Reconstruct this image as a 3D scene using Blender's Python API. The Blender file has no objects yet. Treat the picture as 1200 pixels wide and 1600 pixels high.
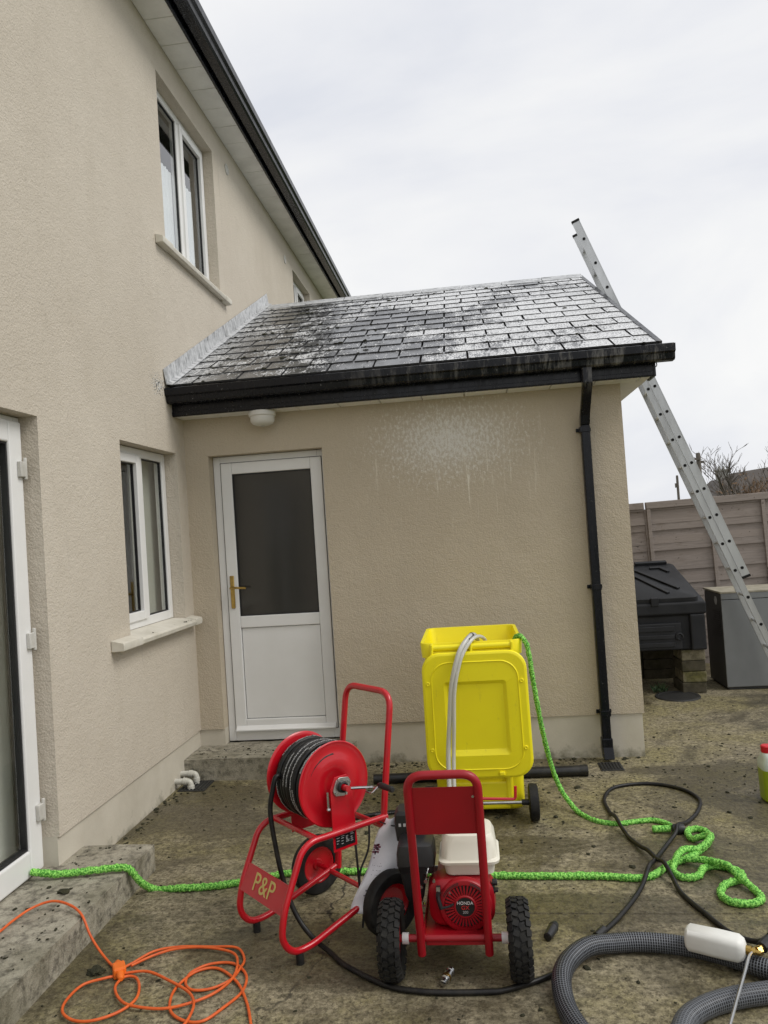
import bpy, bmesh, math, random
from mathutils import Vector, Matrix, noise as mnoise
rnd = random.Random(7)
PI = math.pi
S = bpy.context.scene
C = S.collection

# ------------------------------------------------------------------ camera
def cam_axes(yaw, pit, rol):
    f = Vector((-math.sin(yaw)*math.cos(pit), math.cos(yaw)*math.cos(pit), math.sin(pit)))
    r = Vector((math.cos(yaw), math.sin(yaw), 0)); u = r.cross(f)
    c, s = math.cos(rol), math.sin(rol)
    return c*r - s*u, s*r + c*u, f
r_, u_, f_ = cam_axes(0.1105, 0.0261, 0.066)
cd = bpy.data.cameras.new('camera'); cam = bpy.data.objects.new('camera', cd); C.objects.link(cam)
cam.matrix_world = Matrix(((r_.x, u_.x, -f_.x, 2.078), (r_.y, u_.y, -f_.y, -5.509), (r_.z, u_.z, -f_.z, 1.678), (0, 0, 0, 1)))
cd.sensor_fit = 'HORIZONTAL'; cd.sensor_width = 36; cd.lens = 36*1195.7/1200
cd.clip_start = 0.05; cd.clip_end = 2000
S.camera = cam

# ------------------------------------------------------------------ sky: bright overcast
SUN_EL, SUN_AZ = math.radians(47), math.radians(104)     # azimuth clockwise from +Y
W = bpy.data.worlds.new('World'); S.world = W; W.use_nodes = True
nt = W.node_tree; nt.nodes.clear()
def wn(t, **k):
    n = nt.nodes.new(t)
    for a, b in k.items(): setattr(n, a, b)
    return n
out = wn('ShaderNodeOutputWorld'); bg = wn('ShaderNodeBackground'); nt.links.new(bg.outputs[0], out.inputs[0])
sky = wn('ShaderNodeTexSky', sky_type='NISHITA', sun_disc=False, sun_elevation=SUN_EL, sun_rotation=SUN_AZ)
tc = wn('ShaderNodeTexCoord'); mp = wn('ShaderNodeMapping'); mp.inputs['Scale'].default_value = (1, 1, 2.2)
nz = wn('ShaderNodeTexNoise'); nz.inputs['Scale'].default_value = 1.9; nz.inputs['Detail'].default_value = 6; nz.inputs['Roughness'].default_value = .52
nz.inputs['Distortion'].default_value = .4
rp = wn('ShaderNodeValToRGB'); e = rp.color_ramp.elements
e[0].position = .30; e[0].color = (6.0, 6.25, 6.9, 1); e[1].position = .62; e[1].color = (8.15, 8.15, 8.1, 1)
ne = rp.color_ramp.elements.new(.46); ne.color = (7.2, 7.3, 7.6, 1)
mx = wn('ShaderNodeMix', data_type='RGBA'); mx.inputs[0].default_value = .97
nt.links.new(tc.outputs['Generated'], mp.inputs[0]); nt.links.new(mp.outputs[0], nz.inputs['Vector'])
nt.links.new(nz.outputs[0], rp.inputs[0]); nt.links.new(sky.outputs[0], mx.inputs[6]); nt.links.new(rp.outputs[0], mx.inputs[7])
nt.links.new(mx.outputs[2], bg.inputs[0]); bg.inputs[1].default_value = 0.1

# ------------------------------------------------------------------ sun behind thick cloud
sd = bpy.data.lights.new('sun', 'SUN'); sd.energy = 1.5; sd.angle = math.radians(28); sd.color = (1, .965, .91)
sun = bpy.data.objects.new('sun', sd); C.objects.link(sun)
sdir = Vector((math.sin(SUN_AZ)*math.cos(SUN_EL), math.cos(SUN_AZ)*math.cos(SUN_EL), math.sin(SUN_EL)))
sun.rotation_euler = (-sdir).to_track_quat('-Z', 'Y').to_euler(); sun.location = (6, -6, 9)
S.view_settings.view_transform = 'Standard'; S.view_settings.look = 'None'; S.view_settings.gamma = 1
S.view_settings.exposure = 0.24; S.view_settings.use_curve_mapping = False
S.render.engine = 'CYCLES'

# ------------------------------------------------------------------ materials
class NT:
    def __init__(s, name):
        s.m = bpy.data.materials.new(name); s.m.use_nodes = True; s.t = s.m.node_tree
        s.b = s.t.nodes['Principled BSDF']; s.o = s.t.nodes['Material Output']
    def n(s, t, **k):
        x = s.t.nodes.new(t)
        for a, b in k.items(): setattr(x, a, b)
        return x
    def l(s, a, b): s.t.links.new(a, b)
    def coord(s, kind='Object', scale=(1, 1, 1)):
        if kind == 'World': g = s.n('ShaderNodeNewGeometry').outputs['Position']
        else: g = s.n('ShaderNodeTexCoord').outputs[kind]
        m = s.n('ShaderNodeMapping'); m.inputs['Scale'].default_value = scale; s.l(g, m.inputs[0]); return m.outputs[0]
    def noise(s, co, scale, det=4, rough=.55, dist=0):
        x = s.n('ShaderNodeTexNoise'); x.inputs['Scale'].default_value = scale; x.inputs['Detail'].default_value = det
        x.inputs['Roughness'].default_value = rough; x.inputs['Distortion'].default_value = dist
        s.l(co, x.inputs['Vector']); return x.outputs[0]
    def rng(s, v, a, b, c=0, d=1):
        x = s.n('ShaderNodeMapRange'); s.l(v, x.inputs[0])
        for i, q in zip((1, 2, 3, 4), (a, b, c, d)): x.inputs[i].default_value = q
        return x.outputs[0]
    def math(s, op, a, b=None, c=None):
        x = s.n('ShaderNodeMath', operation=op)
        for i, q in enumerate((a, b, c)):
            if q is None: continue
            if isinstance(q, (int, float)): x.inputs[i].default_value = q
            else: s.l(q, x.inputs[i])
        return x.outputs[0]
    def mix(s, f, a, b):
        x = s.n('ShaderNodeMix', data_type='RGBA')
        for i, q in ((0, f), (6, a), (7, b)):
            if isinstance(q, tuple): x.inputs[i].default_value = (*q[:3], 1)
            elif isinstance(q, (int, float)): x.inputs[i].default_value = q
            else: s.l(q, x.inputs[i])
        return x.outputs[2]
    def col(s, c):
        if isinstance(c, tuple): s.b.inputs['Base Color'].default_value = (*c, 1)
        else: s.l(c, s.b.inputs['Base Color'])
    def rough(s, r):
        if isinstance(r, (int, float)): s.b.inputs['Roughness'].default_value = r
        else: s.l(r, s.b.inputs['Roughness'])
    def bump(s, h, strength=.3, dist=.01):
        x = s.n('ShaderNodeBump'); x.inputs['Strength'].default_value = strength; x.inputs['Distance'].default_value = dist
        s.l(h, x.inputs['Height']); s.l(x.outputs[0], s.b.inputs['Normal'])
    def sep(s, co):
        x = s.n('ShaderNodeSeparateXYZ'); s.l(co, x.inputs[0]); return x.outputs
M = {}
def basic(name, c1, c2=None, scale=6, rough=.5, r2=None, metal=0, bump=0, bscale=60, kind='Object', stretch=(1, 1, 1), coat=0, trans=0, spec=.5):
    t = NT(name); co = t.coord(kind, stretch)
    f = t.noise(co, scale, 5, .6)
    t.col(t.mix(t.rng(f, .32, .68), c1, c2) if c2 else c1)
    t.rough(t.rng(f, .3, .7, rough, r2) if r2 is not None else rough)
    t.b.inputs['Metallic'].default_value = metal; t.b.inputs['Specular IOR Level'].default_value = spec
    if coat: t.b.inputs['Coat Weight'].default_value = coat; t.b.inputs['Coat Roughness'].default_value = .12
    if trans: t.b.inputs['Transmission Weight'].default_value = trans
    if bump: t.bump(t.noise(co, bscale, 3, .6), bump, .004)
    M[name] = t.m; return t

def render_wall(name, stains, ca, cb):
    t = NT(name); co = t.coord('World')
    big = t.noise(co, .9, 5, .6); mid = t.noise(t.coord('World', (2.2, 2.2, .5)), 2.4, 5, .65)
    fine = t.noise(co, 150, 3, .6)
    c = t.mix(t.rng(big, .35, .68), ca, cb)
    c = t.mix(t.math('MULTIPLY', t.rng(mid, .52, .75), .22), c, (.44, .39, .31))
    c = t.mix(t.math('MULTIPLY', t.rng(fine, .52, .70), .50), c, (.33, .285, .22))
    c = t.mix(t.math('MULTIPLY', t.rng(t.noise(co, 190, 2, .6), .56, .72), .45), c, (.70, .64, .54))
    X, Y, Z = t.sep(t.coord('World'))
    if stains:      # dried splash of white cleaner on the wall, with runs below it
        dx = t.math('DIVIDE', t.math('SUBTRACT', X, 1.97), .46); dz = t.math('DIVIDE', t.math('SUBTRACT', Z, 2.31), .25)
        d = t.math('SQRT', t.math('ADD', t.math('POWER', dx, 2), t.math('POWER', dz, 2)))
        cl = t.noise(t.coord('World', (1, 1, .55)), 55, 5, .75)
        thr = t.rng(d, .1, 1.9, .40, .64)
        sp = t.rng(t.math('SUBTRACT', cl, thr), -.03, .10)
        sp = t.math('MULTIPLY', sp, t.rng(d, .2, 2.4, .78, .45))
        haze = t.math('MULTIPLY', t.rng(d, 0, 1.1, 1, 0), .32)
        c = t.mix(t.math('MAXIMUM', sp, haze), c, (.78, .77, .73))
        runs = t.noise(t.coord('World', (38, 1, 2.2)), 1.0, 3, .6)
        dx2 = t.rng(t.math('ABSOLUTE', t.math('SUBTRACT', X, 2.0)), .15, 1.0, 1, 0); dz2 = t.rng(t.math('ABSOLUTE', t.math('SUBTRACT', Z, 2.12)), .1, .5, 1, 0)
        rn = t.math('MULTIPLY', t.math('MULTIPLY', t.rng(runs, .60, .70), .8), t.math('MULTIPLY', dx2, dz2))
        c = t.mix(rn, c, (.82, .79, .70))
    else:           # foam and moss thrown against the wall beside the gutter end
        dy = t.math('DIVIDE', t.math('SUBTRACT', Y, -.42), .16); dz = t.math('DIVIDE', t.math('SUBTRACT', Z, 2.80), .10)
        d = t.math('SQRT', t.math('ADD', t.math('POWER', dy, 2), t.math('POWER', dz, 2)))
        cl = t.noise(co, 60, 3, .6); k = t.rng(t.math('SUBTRACT', cl, t.rng(d, 0, 1.6, .42, .75)), 0, .03)
        c = t.mix(k, c, t.mix(t.rng(t.noise(co, 75, 2), .47, .53), (.72, .72, .7), (.03, .028, .022)))
        st = t.noise(t.coord('World', (1, 7, .8)), 1.6, 5, .7)
        c = t.mix(t.math('MULTIPLY', t.rng(st, .62, .80), .45), c, (.30, .265, .215))
    t.col(c); t.rough(.92); t.b.inputs['Specular IOR Level'].default_value = .2
    h = t.math('ADD', t.math('ADD', t.noise(co, 95, 3, .55), t.math('MULTIPLY', t.noise(co, 40, 2), .5)), t.math('MULTIPLY', t.noise(co, 5, 3, .6), 1.6))
    t.bump(h, .75, .007); M[name] = t.m
render_wall('wall_main', False, (.545, .490, .408), (.60, .545, .460)); render_wall('wall_ext', True, (.500, .432, .330), (.555, .484, .376))

def plinth_mat():
    t = NT('plinth'); co = t.coord('World'); f = t.noise(co, 3, 6, .65)
    c = t.mix(t.rng(f, .35, .7), (.58, .54, .455), (.49, .45, .37))
    X, Y, Z = t.sep(t.coord('World'))
    low = t.math('ADD', t.rng(Z, .0, .16, .30, -.12), t.noise(co, 9, 5, .7))
    c = t.mix(t.math('MULTIPLY', t.rng(low, .60, .85), .75), c, (.12, .115, .07))
    t.col(c); t.rough(.85); t.bump(t.noise(co, 70, 3), .2, .004); M['plinth'] = t.m
plinth_mat()

def ground_mat():
    t = NT('concrete_yard'); co = t.coord('World')
    br = t.noise(t.coord('World', (4.5, 12, 1)), 2.6, 7, .74)           # brushed concrete
    big = t.noise(co, .75, 6, .62, .6); al = t.noise(co, 1.7, 6, .66, .4); fine = t.noise(co, 60, 4, .7); sp = t.noise(co, 140, 3, .7)
    c = t.mix(t.rng(br, .34, .66), (.185, .160, .098), (.41, .358, .242))
    c = t.mix(t.math('MULTIPLY', t.rng(al, .42, .62), .75), c, (.275, .240, .095))
    c = t.mix(t.math('MULTIPLY', t.rng(t.noise(co, 24, 5, .72), .48, .64), .65), c, (.070, .058, .034))
    c = t.mix(t.math('MULTIPLY', t.rng(fine, .48, .64), .8), c, (.048, .040, .022))
    c = t.mix(t.math('MULTIPLY', t.rng(sp, .56, .70), .7), c, (.46, .40, .275))
    gr = t.noise(co, 34, 8, .82); c = t.mix(t.math('MULTIPLY', t.rng(gr, .40, .54, 1, 0), .55), c, (.045, .037, .020)); c = t.mix(t.math('MULTIPLY', t.rng(gr, .56, .70), .5), c, (.44, .385, .265))
    wet = t.rng(t.math('ADD', big, t.math('MULTIPLY', t.noise(co, 5, 5, .6), .22)), .60, .69)
    X, Y, Z = t.sep(co); en = t.math('MULTIPLY', t.math('SUBTRACT', t.noise(co, 4, 5, .65), .5), 1.6)
    for px_, py_, rx_, ry_ in ((.62, -1.15, .42, .20), (2.22, -1.46, .40, .13), (2.35, -2.12, .85, .15), (1.5, -2.45, .7, .25), (.3, -.62, .3, .12), (3.5, -.30, .6, .12)):
        ex_ = t.math('POWER', t.math('DIVIDE', t.math('SUBTRACT', X, px_), rx_), 2); ey_ = t.math('POWER', t.math('DIVIDE', t.math('SUBTRACT', Y, py_), ry_), 2)
        wet = t.math('MAXIMUM', wet, t.rng(t.math('ADD', t.math('ADD', ex_, ey_), en), .7, 1.25, .95, 0))
    drk = t.mix(.68, c, (.036, .029, .015))
    c = t.mix(t.math('MULTIPLY', wet, .9), c, drk)
    vo = t.n('ShaderNodeTexVoronoi', feature='DISTANCE_TO_EDGE'); vo.inputs['Scale'].default_value = .42
    wv = t.n('ShaderNodeVectorMath', operation='ADD'); nn = t.n('ShaderNodeTexNoise'); nn.inputs['Scale'].default_value = 3; nn.inputs['Detail'].default_value = 6; t.l(co, nn.inputs['Vector'])
    sc_ = t.n('ShaderNodeVectorMath', operation='SCALE'); sc_.inputs['Scale'].default_value = .35; t.l(nn.outputs[1], sc_.inputs[0]); t.l(co, wv.inputs[0]); t.l(sc_.outputs[0], wv.inputs[1]); t.l(wv.outputs[0], vo.inputs['Vector'])
    crk = t.math('MULTIPLY', t.rng(vo.outputs[0], .0008, .0022, 1, 0), t.rng(big, .40, .55, .9, 0))
    c = t.mix(crk, c, (.03, .026, .018))
    blk = t.rng(t.noise(co, 11, 5, .7, .8), .66, .70)
    c = t.mix(t.math('MULTIPLY', blk, .7), c, (.03, .026, .014))
    t.col(c); t.rough(t.math('ADD', t.rng(wet, 0, 1, .78, .30), t.math('MULTIPLY', t.rng(fine, .3, .7), .14)))
    t.b.inputs['Specular IOR Level'].default_value = .4
    h = t.math('ADD', t.math('MULTIPLY', fine, .9), t.math('ADD', t.math('MULTIPLY', br, .5), t.math('MULTIPLY', sp, .4)))
    t.bump(h, .6, .008); M['concrete_yard'] = t.m
ground_mat()

def step_mat():
    t = NT('concrete_step'); co = t.coord('World'); a = t.noise(co, 5, 7, .7); b = t.noise(co, 22, 5, .7); s = t.noise(co, 110, 3, .7)
    c = t.mix(t.rng(a, .35, .68), (.42, .39, .31), (.26, .235, .18))
    n = t.sep(t.n('ShaderNodeNewGeometry').outputs['Normal'])[2]
    c = t.mix(t.math('MULTIPLY', t.rng(b, .46, .66), .85), c, (.055, .048, .036))
    c = t.mix(t.math('MULTIPLY', t.rng(s, .52, .7), .45), c, (.06, .052, .036))
    c = t.mix(t.math('MULTIPLY', t.rng(t.noise(co, 2.5, 4), .5, .7), .45), c, (.13, .125, .075))
    t.col(c); t.rough(t.rng(a, .35, .7, .85, .5)); t.bump(t.math('ADD', b, s), .6, .008); M['concrete_step'] = t.m
step_mat()

def slate_mat():
    t = NT('wet_slate'); co = t.coord('World'); inf = t.n('ShaderNodeObjectInfo').outputs['Random']
    g = t.noise(t.coord('World', (14, 2.5, 2.5)), 3, 5, .65)
    c = t.mix(t.rng(inf, 0, 1), (.036, .038, .043), (.070, .072, .078))
    c = t.mix(t.math('MULTIPLY', t.rng(g, .4, .7), .5), c, (.10, .10, .10))
    X, Y, Z = t.sep(t.coord('World'))
    # foam of the cleaner still lying on the slates, thick on the right and by the ridge
    big = t.noise(co, 1.15, 4, .6, .5); fo = t.noise(t.coord('World', (1.7, .5, .5)), 8, 7, .74); sp = t.noise(t.coord('World', (1.5, .45, .45)), 48, 4, .72)
    zone = t.math('ADD', t.rng(X, .3, 2.6, -.07, .075), t.math('SUBTRACT', big, .5))
    f = t.math('ADD', t.math('MULTIPLY', fo, .46), t.math('MULTIPLY', sp, .54))
    foam = t.rng(t.math('ADD', f, t.math('MULTIPLY', zone, .75)), .486, .545)
    leftv = t.math('MULTIPLY', t.rng(X, .02, .40, 1, 0), t.rng(t.noise(co, 22, 4, .7), .36, .58))
    foam = t.math('MULTIPLY', foam, t.rng(t.noise(t.coord('World', (1, .6, .6)), 95, 3, .7), .36, .54, .25, 1))
    foam = t.math('MAXIMUM', t.math('MULTIPLY', foam, .95), t.math('MULTIPLY', leftv, .85))
    moss = t.math('MULTIPLY', t.rng(t.noise(co, 26, 5, .75), .55, .62), t.rng(t.math('ADD', t.noise(co, 1.6, 3), t.rng(X, .3, 1.9, .2, -.06)), .48, .66))
    c = t.mix(foam, c, (.80, .81, .82)); c = t.mix(moss, c, (.012, .012, .010))
    r = t.rng(t.noise(t.coord('World', (2, 1, 1)), 3.2, 4, .6), .36, .66, .10, .34)
    r = t.math('MAXIMUM', r, t.math('MULTIPLY', moss, .8)); r = t.math('MAXIMUM', r, t.math('MULTIPLY', foam, .45))
    t.col(c); t.rough(r); t.b.inputs['IOR'].default_value = 1.48
    t.bump(t.math('ADD', t.math('MULTIPLY', g, .5), t.math('ADD', t.math('MULTIPLY', foam, .6), t.math('MULTIPLY', t.noise(co, 40, 3), .4))), .35, .006); M['wet_slate'] = t.m
slate_mat(); basic('slate_edge', (.010, .010, .011), (.020, .020, .021), 20, .6)

def lead_mat():
    t = NT('lead'); co = t.coord('World'); a = t.noise(t.coord('World', (3, 18, 3)), 1.5, 5, .7)
    f = t.rng(t.noise(co, 24, 5, .7), .40, .60)
    c = t.mix(t.rng(a, .35, .65), (.28, .29, .30), (.50, .51, .52)); c = t.mix(t.math('MULTIPLY', f, .5), c, (.74, .75, .76))
    c = t.mix(t.rng(t.noise(t.coord('World', (9, 45, 9)), 1, 4, .75), .54, .66), c, (.05, .05, .05))
    t.col(c); t.rough(.4); t.bump(a, .25, .006); M['lead'] = t.m
lead_mat()

def gutter_mat():
    t = NT('black_gutter'); co = t.coord('World'); a = t.noise(t.coord('World', (10, 10, 1.4)), 2.6, 5, .7); b = t.noise(co, 70, 3, .7)
    c = t.mix(t.math('MULTIPLY', t.rng(a, .62, .84), t.rng(t.sep(co)[2], 3.0, 2.9, 0, 1)), (.0045, .005, .008), (.040, .038, .034))
    X, Y, Z = t.sep(co); stx = t.noise(t.coord('World', (16, 1, 3.5)), 1.0, 6, .75)
    smear = t.math('MULTIPLY', t.math('MULTIPLY', t.rng(stx, .50, .66), t.rng(X, 1.1, 2.4, 0, 1)), t.math('MULTIPLY', t.rng(Y, -.20, -.30, 0, 1), t.rng(Z, 3.0, 2.9, 0, .55)))
    c = t.mix(smear, c, (.30, .29, .27))
    drops = t.math('MULTIPLY', t.rng(b, .68, .72), t.rng(Z, 2.3, 2.6, .25, 1))
    c = t.mix(t.math('MULTIPLY', drops, .5), c, (.55, .55, .56))
    t.col(c); t.rough(t.rng(a, .4, .8, .2, .45)); t.b.inputs['Specular IOR Level'].default_value = .3; t.bump(drops, .3, .003); M['black_gutter'] = t.m
gutter_mat()
basic('pvc_white', (.74, .74, .725), (.80, .80, .79), 2.5, .32, .42)
basic('pvc_dirty', (.42, .405, .36), (.62, .61, .575), 9, .45)
basic('soffit', (.72, .72, .70), (.86, .86, .84), 5, .5, stretch=(1, 1, 1), kind='World')
basic('sill', (.68, .65, .57), (.56, .53, .45), 9, .7, bump=.15)
basic('brass', (.55, .38, .12), (.40, .27, .08), 30, .28, metal=1)
basic('gasket', (.012, .012, .013), rough=.5)
basic('room_grey', (.10, .10, .09), (.14, .135, .12), 1.5, .9)
basic('room_dark', (.05, .048, .043), (.06, .057, .05), 1.5, .9)
basic('curtain', (.82, .83, .86), (.88, .89, .91), 4, .8, stretch=(1, 9, .3))
basic('reflection_sheet', (.52, .52, .46), (.60, .595, .53), 2, .8)
basic('room_pale', (.45, .44, .37), (.52, .50, .43), 2, .8)
t = basic('red_paint', (.56, .004, .014), (.42, .004, .012), 5, .26, .36, coat=.35)
co_ = t.coord('Object'); ch_ = t.rng(t.noise(co_, 42, 5, .75), .69, .72); dr_ = t.math('MULTIPLY', t.rng(t.noise(co_, 12, 6, .7), .55, .75), .35)
t.col(t.mix(t.math('MULTIPLY', ch_, .8), t.mix(dr_, t.mix(t.rng(t.noise(co_, 5, 4), .3, .7), (.56, .004, .014), (.44, .004, .012)), (.20, .03, .02)), (.07, .05, .045)))
t = basic('red_dark', (.36, .005, .013), (.29, .004, .011), 4, .34, .42)
basic('rubber', (.006, .006, .0065), (.024, .023, .020), 24, .55, .8, bump=.25, spec=.3)
basic('black_plastic', (.012, .012, .013), (.020, .020, .021), 6, .38, .5)
basic('bunker_plastic', (.010, .011, .013), (.020, .021, .024), 7, .45, .6, bump=.12, spec=.35)
basic('steel', (.55, .55, .54), (.42, .42, .42), 20, .25, metal=1)
basic('zinc', (.60, .60, .57), (.45, .46, .44), 25, .35, metal=1)
basic('aluminium', (.62, .63, .63), (.46, .47, .47), 6, .34, .48, metal=.85, stretch=(1, 1, .2))
basic('rung_dark', (.02, .02, .02), rough=.7)
t = basic('yellow_plastic', (.97, .86, .012), (.93, .80, .010), 3, .38, .46, bump=.03, bscale=25)
co_ = t.coord('Object'); sc_ = t.noise(t.coord('Object', (3, 3, 1)), 9, 7, .78); t.col(t.mix(t.math('MULTIPLY', t.rng(sc_, .60, .74), .45), t.mix(t.rng(t.noise(co_, 3, 5), .3, .7), (.97, .86, .012), (.93, .80, .010)), (.36, .27, .05)))
basic('cream_tank', (.72, .69, .58), (.78, .75, .65), 4, .3, .36)
basic('orange_cord', (.72, .13, .02), (.60, .09, .015), 30, .5)
basic('orange_plug', (.80, .16, .015), rough=.42)
basic('white_paper', (.80, .81, .86), (.70, .71, .77), 14, .5, bump=.3, bscale=16)
basic('print_grey', (.20, .20, .24), rough=.6)
basic('print_red', (.35, .05, .07), (.10, .10, .16), 60, .6)
basic('white_ink', (.75, .75, .75), rough=.5)
basic('red_ink', (.55, .03, .03), rough=.5)
basic('gold_ink', (.62, .50, .16), (.52, .40, .12), 20, .4)
basic('grey_ink', (.42, .42, .42), rough=.5)
basic('label_black', (.012, .012, .013), rough=.35)
basic('boiler_grey', (.19, .20, .205), (.25, .26, .262), 2.5, .38, .5, metal=.35, stretch=(1, 1, .5))
basic('boiler_side', (.045, .044, .044), (.075, .073, .07), 7, .45, .6)
basic('boiler_top', (.36, .33, .26), (.24, .22, .16), 11, .7)
basic('foam_bottle', (.78, .78, .74), (.70, .70, .655), 8, .42)
basic('jug_clear', (.50, .56, .50), (.58, .63, .57), 6, .3)
basic('jug_liquid', (.25, .34, .012), (.32, .40, .02), 4, .3)
basic('jug_cap', (.60, .01, .02), rough=.4)
basic('moss', (.012, .013, .006), (.038, .036, .015), 45, .95, bump=.8, bscale=120)
basic('moss_green', (.06, .075, .012), (.025, .03, .008), 45, .95, bump=.8, bscale=120)
basic('white_pipe', (.62, .61, .56), (.50, .49, .43), 16, .4)
basic('grate', (.018, .018, .018), (.03, .03, .028), 20, .6)
basic('drain_pipe', (.006, .006, .007), (.022, .021, .019), 14, .3, .55)
basic('roof_dark', (.060, .052, .046), (.095, .080, .068), 1.5, .8, stretch=(1, 1, 3))
basic('far_wall', (.28, .27, .25), (.33, .32, .30), .5, .9)
basic('bark', (.075, .06, .048), (.11, .09, .07), 3, .9)
basic('twig_leaf', (.10, .058, .032), (.17, .11, .06), 3, .9, kind='World')
basic('pole_wood', (.10, .085, .07), (.15, .13, .11), 3, .9)
basic('grass', (.05, .075, .02), (.09, .11, .035), 1.2, .95)
basic('weed', (.025, .055, .02), (.05, .09, .03), 9, .7)
basic('lamp_white', (.66, .65, .61), (.72, .71, .67), 6, .45)
def fence_mat():
    t = NT('fence_wood'); inf = t.n('ShaderNodeObjectInfo').outputs['Random']
    co = t.coord('Object', (1.6, 1, 26)); a = t.noise(co, 2.2, 6, .65, 1.2); k = t.noise(t.coord('World', (1, 1, 2)), 5.5, 4, .6)
    c = t.mix(t.rng(a, .3, .7), (.35, .305, .275), (.225, .192, .170)); c = t.mix(t.rng(inf, 0, 1, 0, .5), c, (.30, .25, .215))
    c = t.mix(t.math('MULTIPLY', t.rng(k, .58, .72), .55), c, (.17, .135, .105))
    knots = t.noise(t.coord('World', (1, 1, 1.4)), 24, 2, .5); c = t.mix(t.math('MULTIPLY', t.rng(knots, .70, .74), .8), c, (.05, .035, .025))
    t.col(c); t.rough(.85); t.bump(a, .4, .004); M['fence_wood'] = t.m
fence_mat()
def block_mat(nm='block', dk=0.0):
    t = NT(nm); inf = t.n('ShaderNodeObjectInfo').outputs['Random']; co = t.coord('World'); a = t.noise(co, 22, 5, .7)
    c = t.mix(t.rng(a, .3, .7), (.26, .23, .16), (.17, .15, .09)); c = t.mix(t.rng(t.noise(co, 7, 4), .5, .65), c, (.17, .16, .05))
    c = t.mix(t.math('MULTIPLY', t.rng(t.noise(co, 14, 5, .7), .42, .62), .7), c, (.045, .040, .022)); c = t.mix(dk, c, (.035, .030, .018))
    t.col(c); t.rough(.95); t.bump(a, .6, .006); M[nm] = t.m
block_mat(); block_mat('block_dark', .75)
def green_mat():
    t = NT('green_hose'); co = t.coord('World'); a = t.noise(co, 130, 2, .6)
    t.col(t.mix(t.rng(a, .42, .58), (.040, .24, .016), (.32, .74, .14))); t.rough(.8); t.bump(a, .5, .004); M['green_hose'] = t.m  # light ruffles and dark creases painted into the green along the bumps
green_mat()
def print_hose(name, amount, thr):
    t = NT(name); uv = t.coord('UV'); u, v, _ = t.sep(uv)
    band = t.math('LESS_THAN', t.math('ABSOLUTE', t.math('SUBTRACT', v, .22)), .055)
    gl = t.math('GREATER_THAN', t.noise(t.coord('UV', (190, 30, 1)), 1.0, 2, .5), .50)
    wd = t.math('GREATER_THAN', t.noise(t.coord('UV', (2.5, 0, 1)), 1.0, 1, .5), thr)
    k = t.math('MULTIPLY', t.math('MULTIPLY', band, gl), t.math('MULTIPLY', wd, amount))
    dirt = t.noise(t.coord('World'), 30, 4)
    t.col(t.mix(k, t.mix(t.rng(dirt, .4, .7), (.005, .005, .0055), (.018, .016, .013)), (.62, .62, .62))); t.rough(.45); t.b.inputs['Specular IOR Level'].default_value = .35; M[name] = t.m
print_hose('hose_reel', .8, .53); print_hose('hose_ground', .35, .5)
def suction_mat():
    t = NT('suction_hose'); u, v, _ = t.sep(t.coord('UV'))
    a = t.math('ABSOLUTE', t.math('SINE', t.math('MULTIPLY', u, PI/.0095))); b = t.math('ABSOLUTE', t.math('SINE', t.math('MULTIPLY', v, PI*22)))
    line = t.math('MAXIMUM', t.math('GREATER_THAN', a, .90), t.math('GREATER_THAN', b, .94))
    t.col(t.mix(line, t.mix(t.rng(t.noise(t.coord('World'), 18, 3), .4, .7), (.007, .008, .011), (.018, .019, .022)), (.15, .16, .175)))
    t.rough(.42); t.b.inputs['Specular IOR Level'].default_value = .35; M['suction_hose'] = t.m
suction_mat()
def clear_mat():
    t = NT('clear_hose'); t.col((.72, .72, .68)); t.rough(.2); t.b.inputs['Transmission Weight'].default_value = .35
    t.b.inputs['Specular IOR Level'].default_value = .6; M['clear_hose'] = t.m
clear_mat()
def glass_mat(name, tint, extra):
    t = NT(name); t.t.nodes.remove(t.b)
    tr = t.n('ShaderNodeBsdfTransparent'); tr.inputs[0].default_value = (*tint, 1); gl = t.n('ShaderNodeBsdfGlossy'); gl.inputs['Roughness'].default_value = .015
    fr = t.n('ShaderNodeFresnel'); fr.inputs[0].default_value = 1.5; mx = t.n('ShaderNodeMixShader')
    bf = t.n('ShaderNodeNewGeometry').outputs['Backfacing']; t.l(t.math('MULTIPLY', t.math('MULTIPLY', fr.outputs[0], extra), t.math('SUBTRACT', 1.0, bf)), mx.inputs[0]); t.l(tr.outputs[0], mx.inputs[1]); t.l(gl.outputs[0], mx.inputs[2]); t.l(mx.outputs[0], t.o.inputs[0]); M[name] = t.m
glass_mat('glass', (.95, .965, .96), 1.9); glass_mat('glass_dim', (.55, .55, .53), 1.0)
basic('door_glass', (.034, .033, .030), (.042, .040, .036), 1.2, .10, .16)

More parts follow.
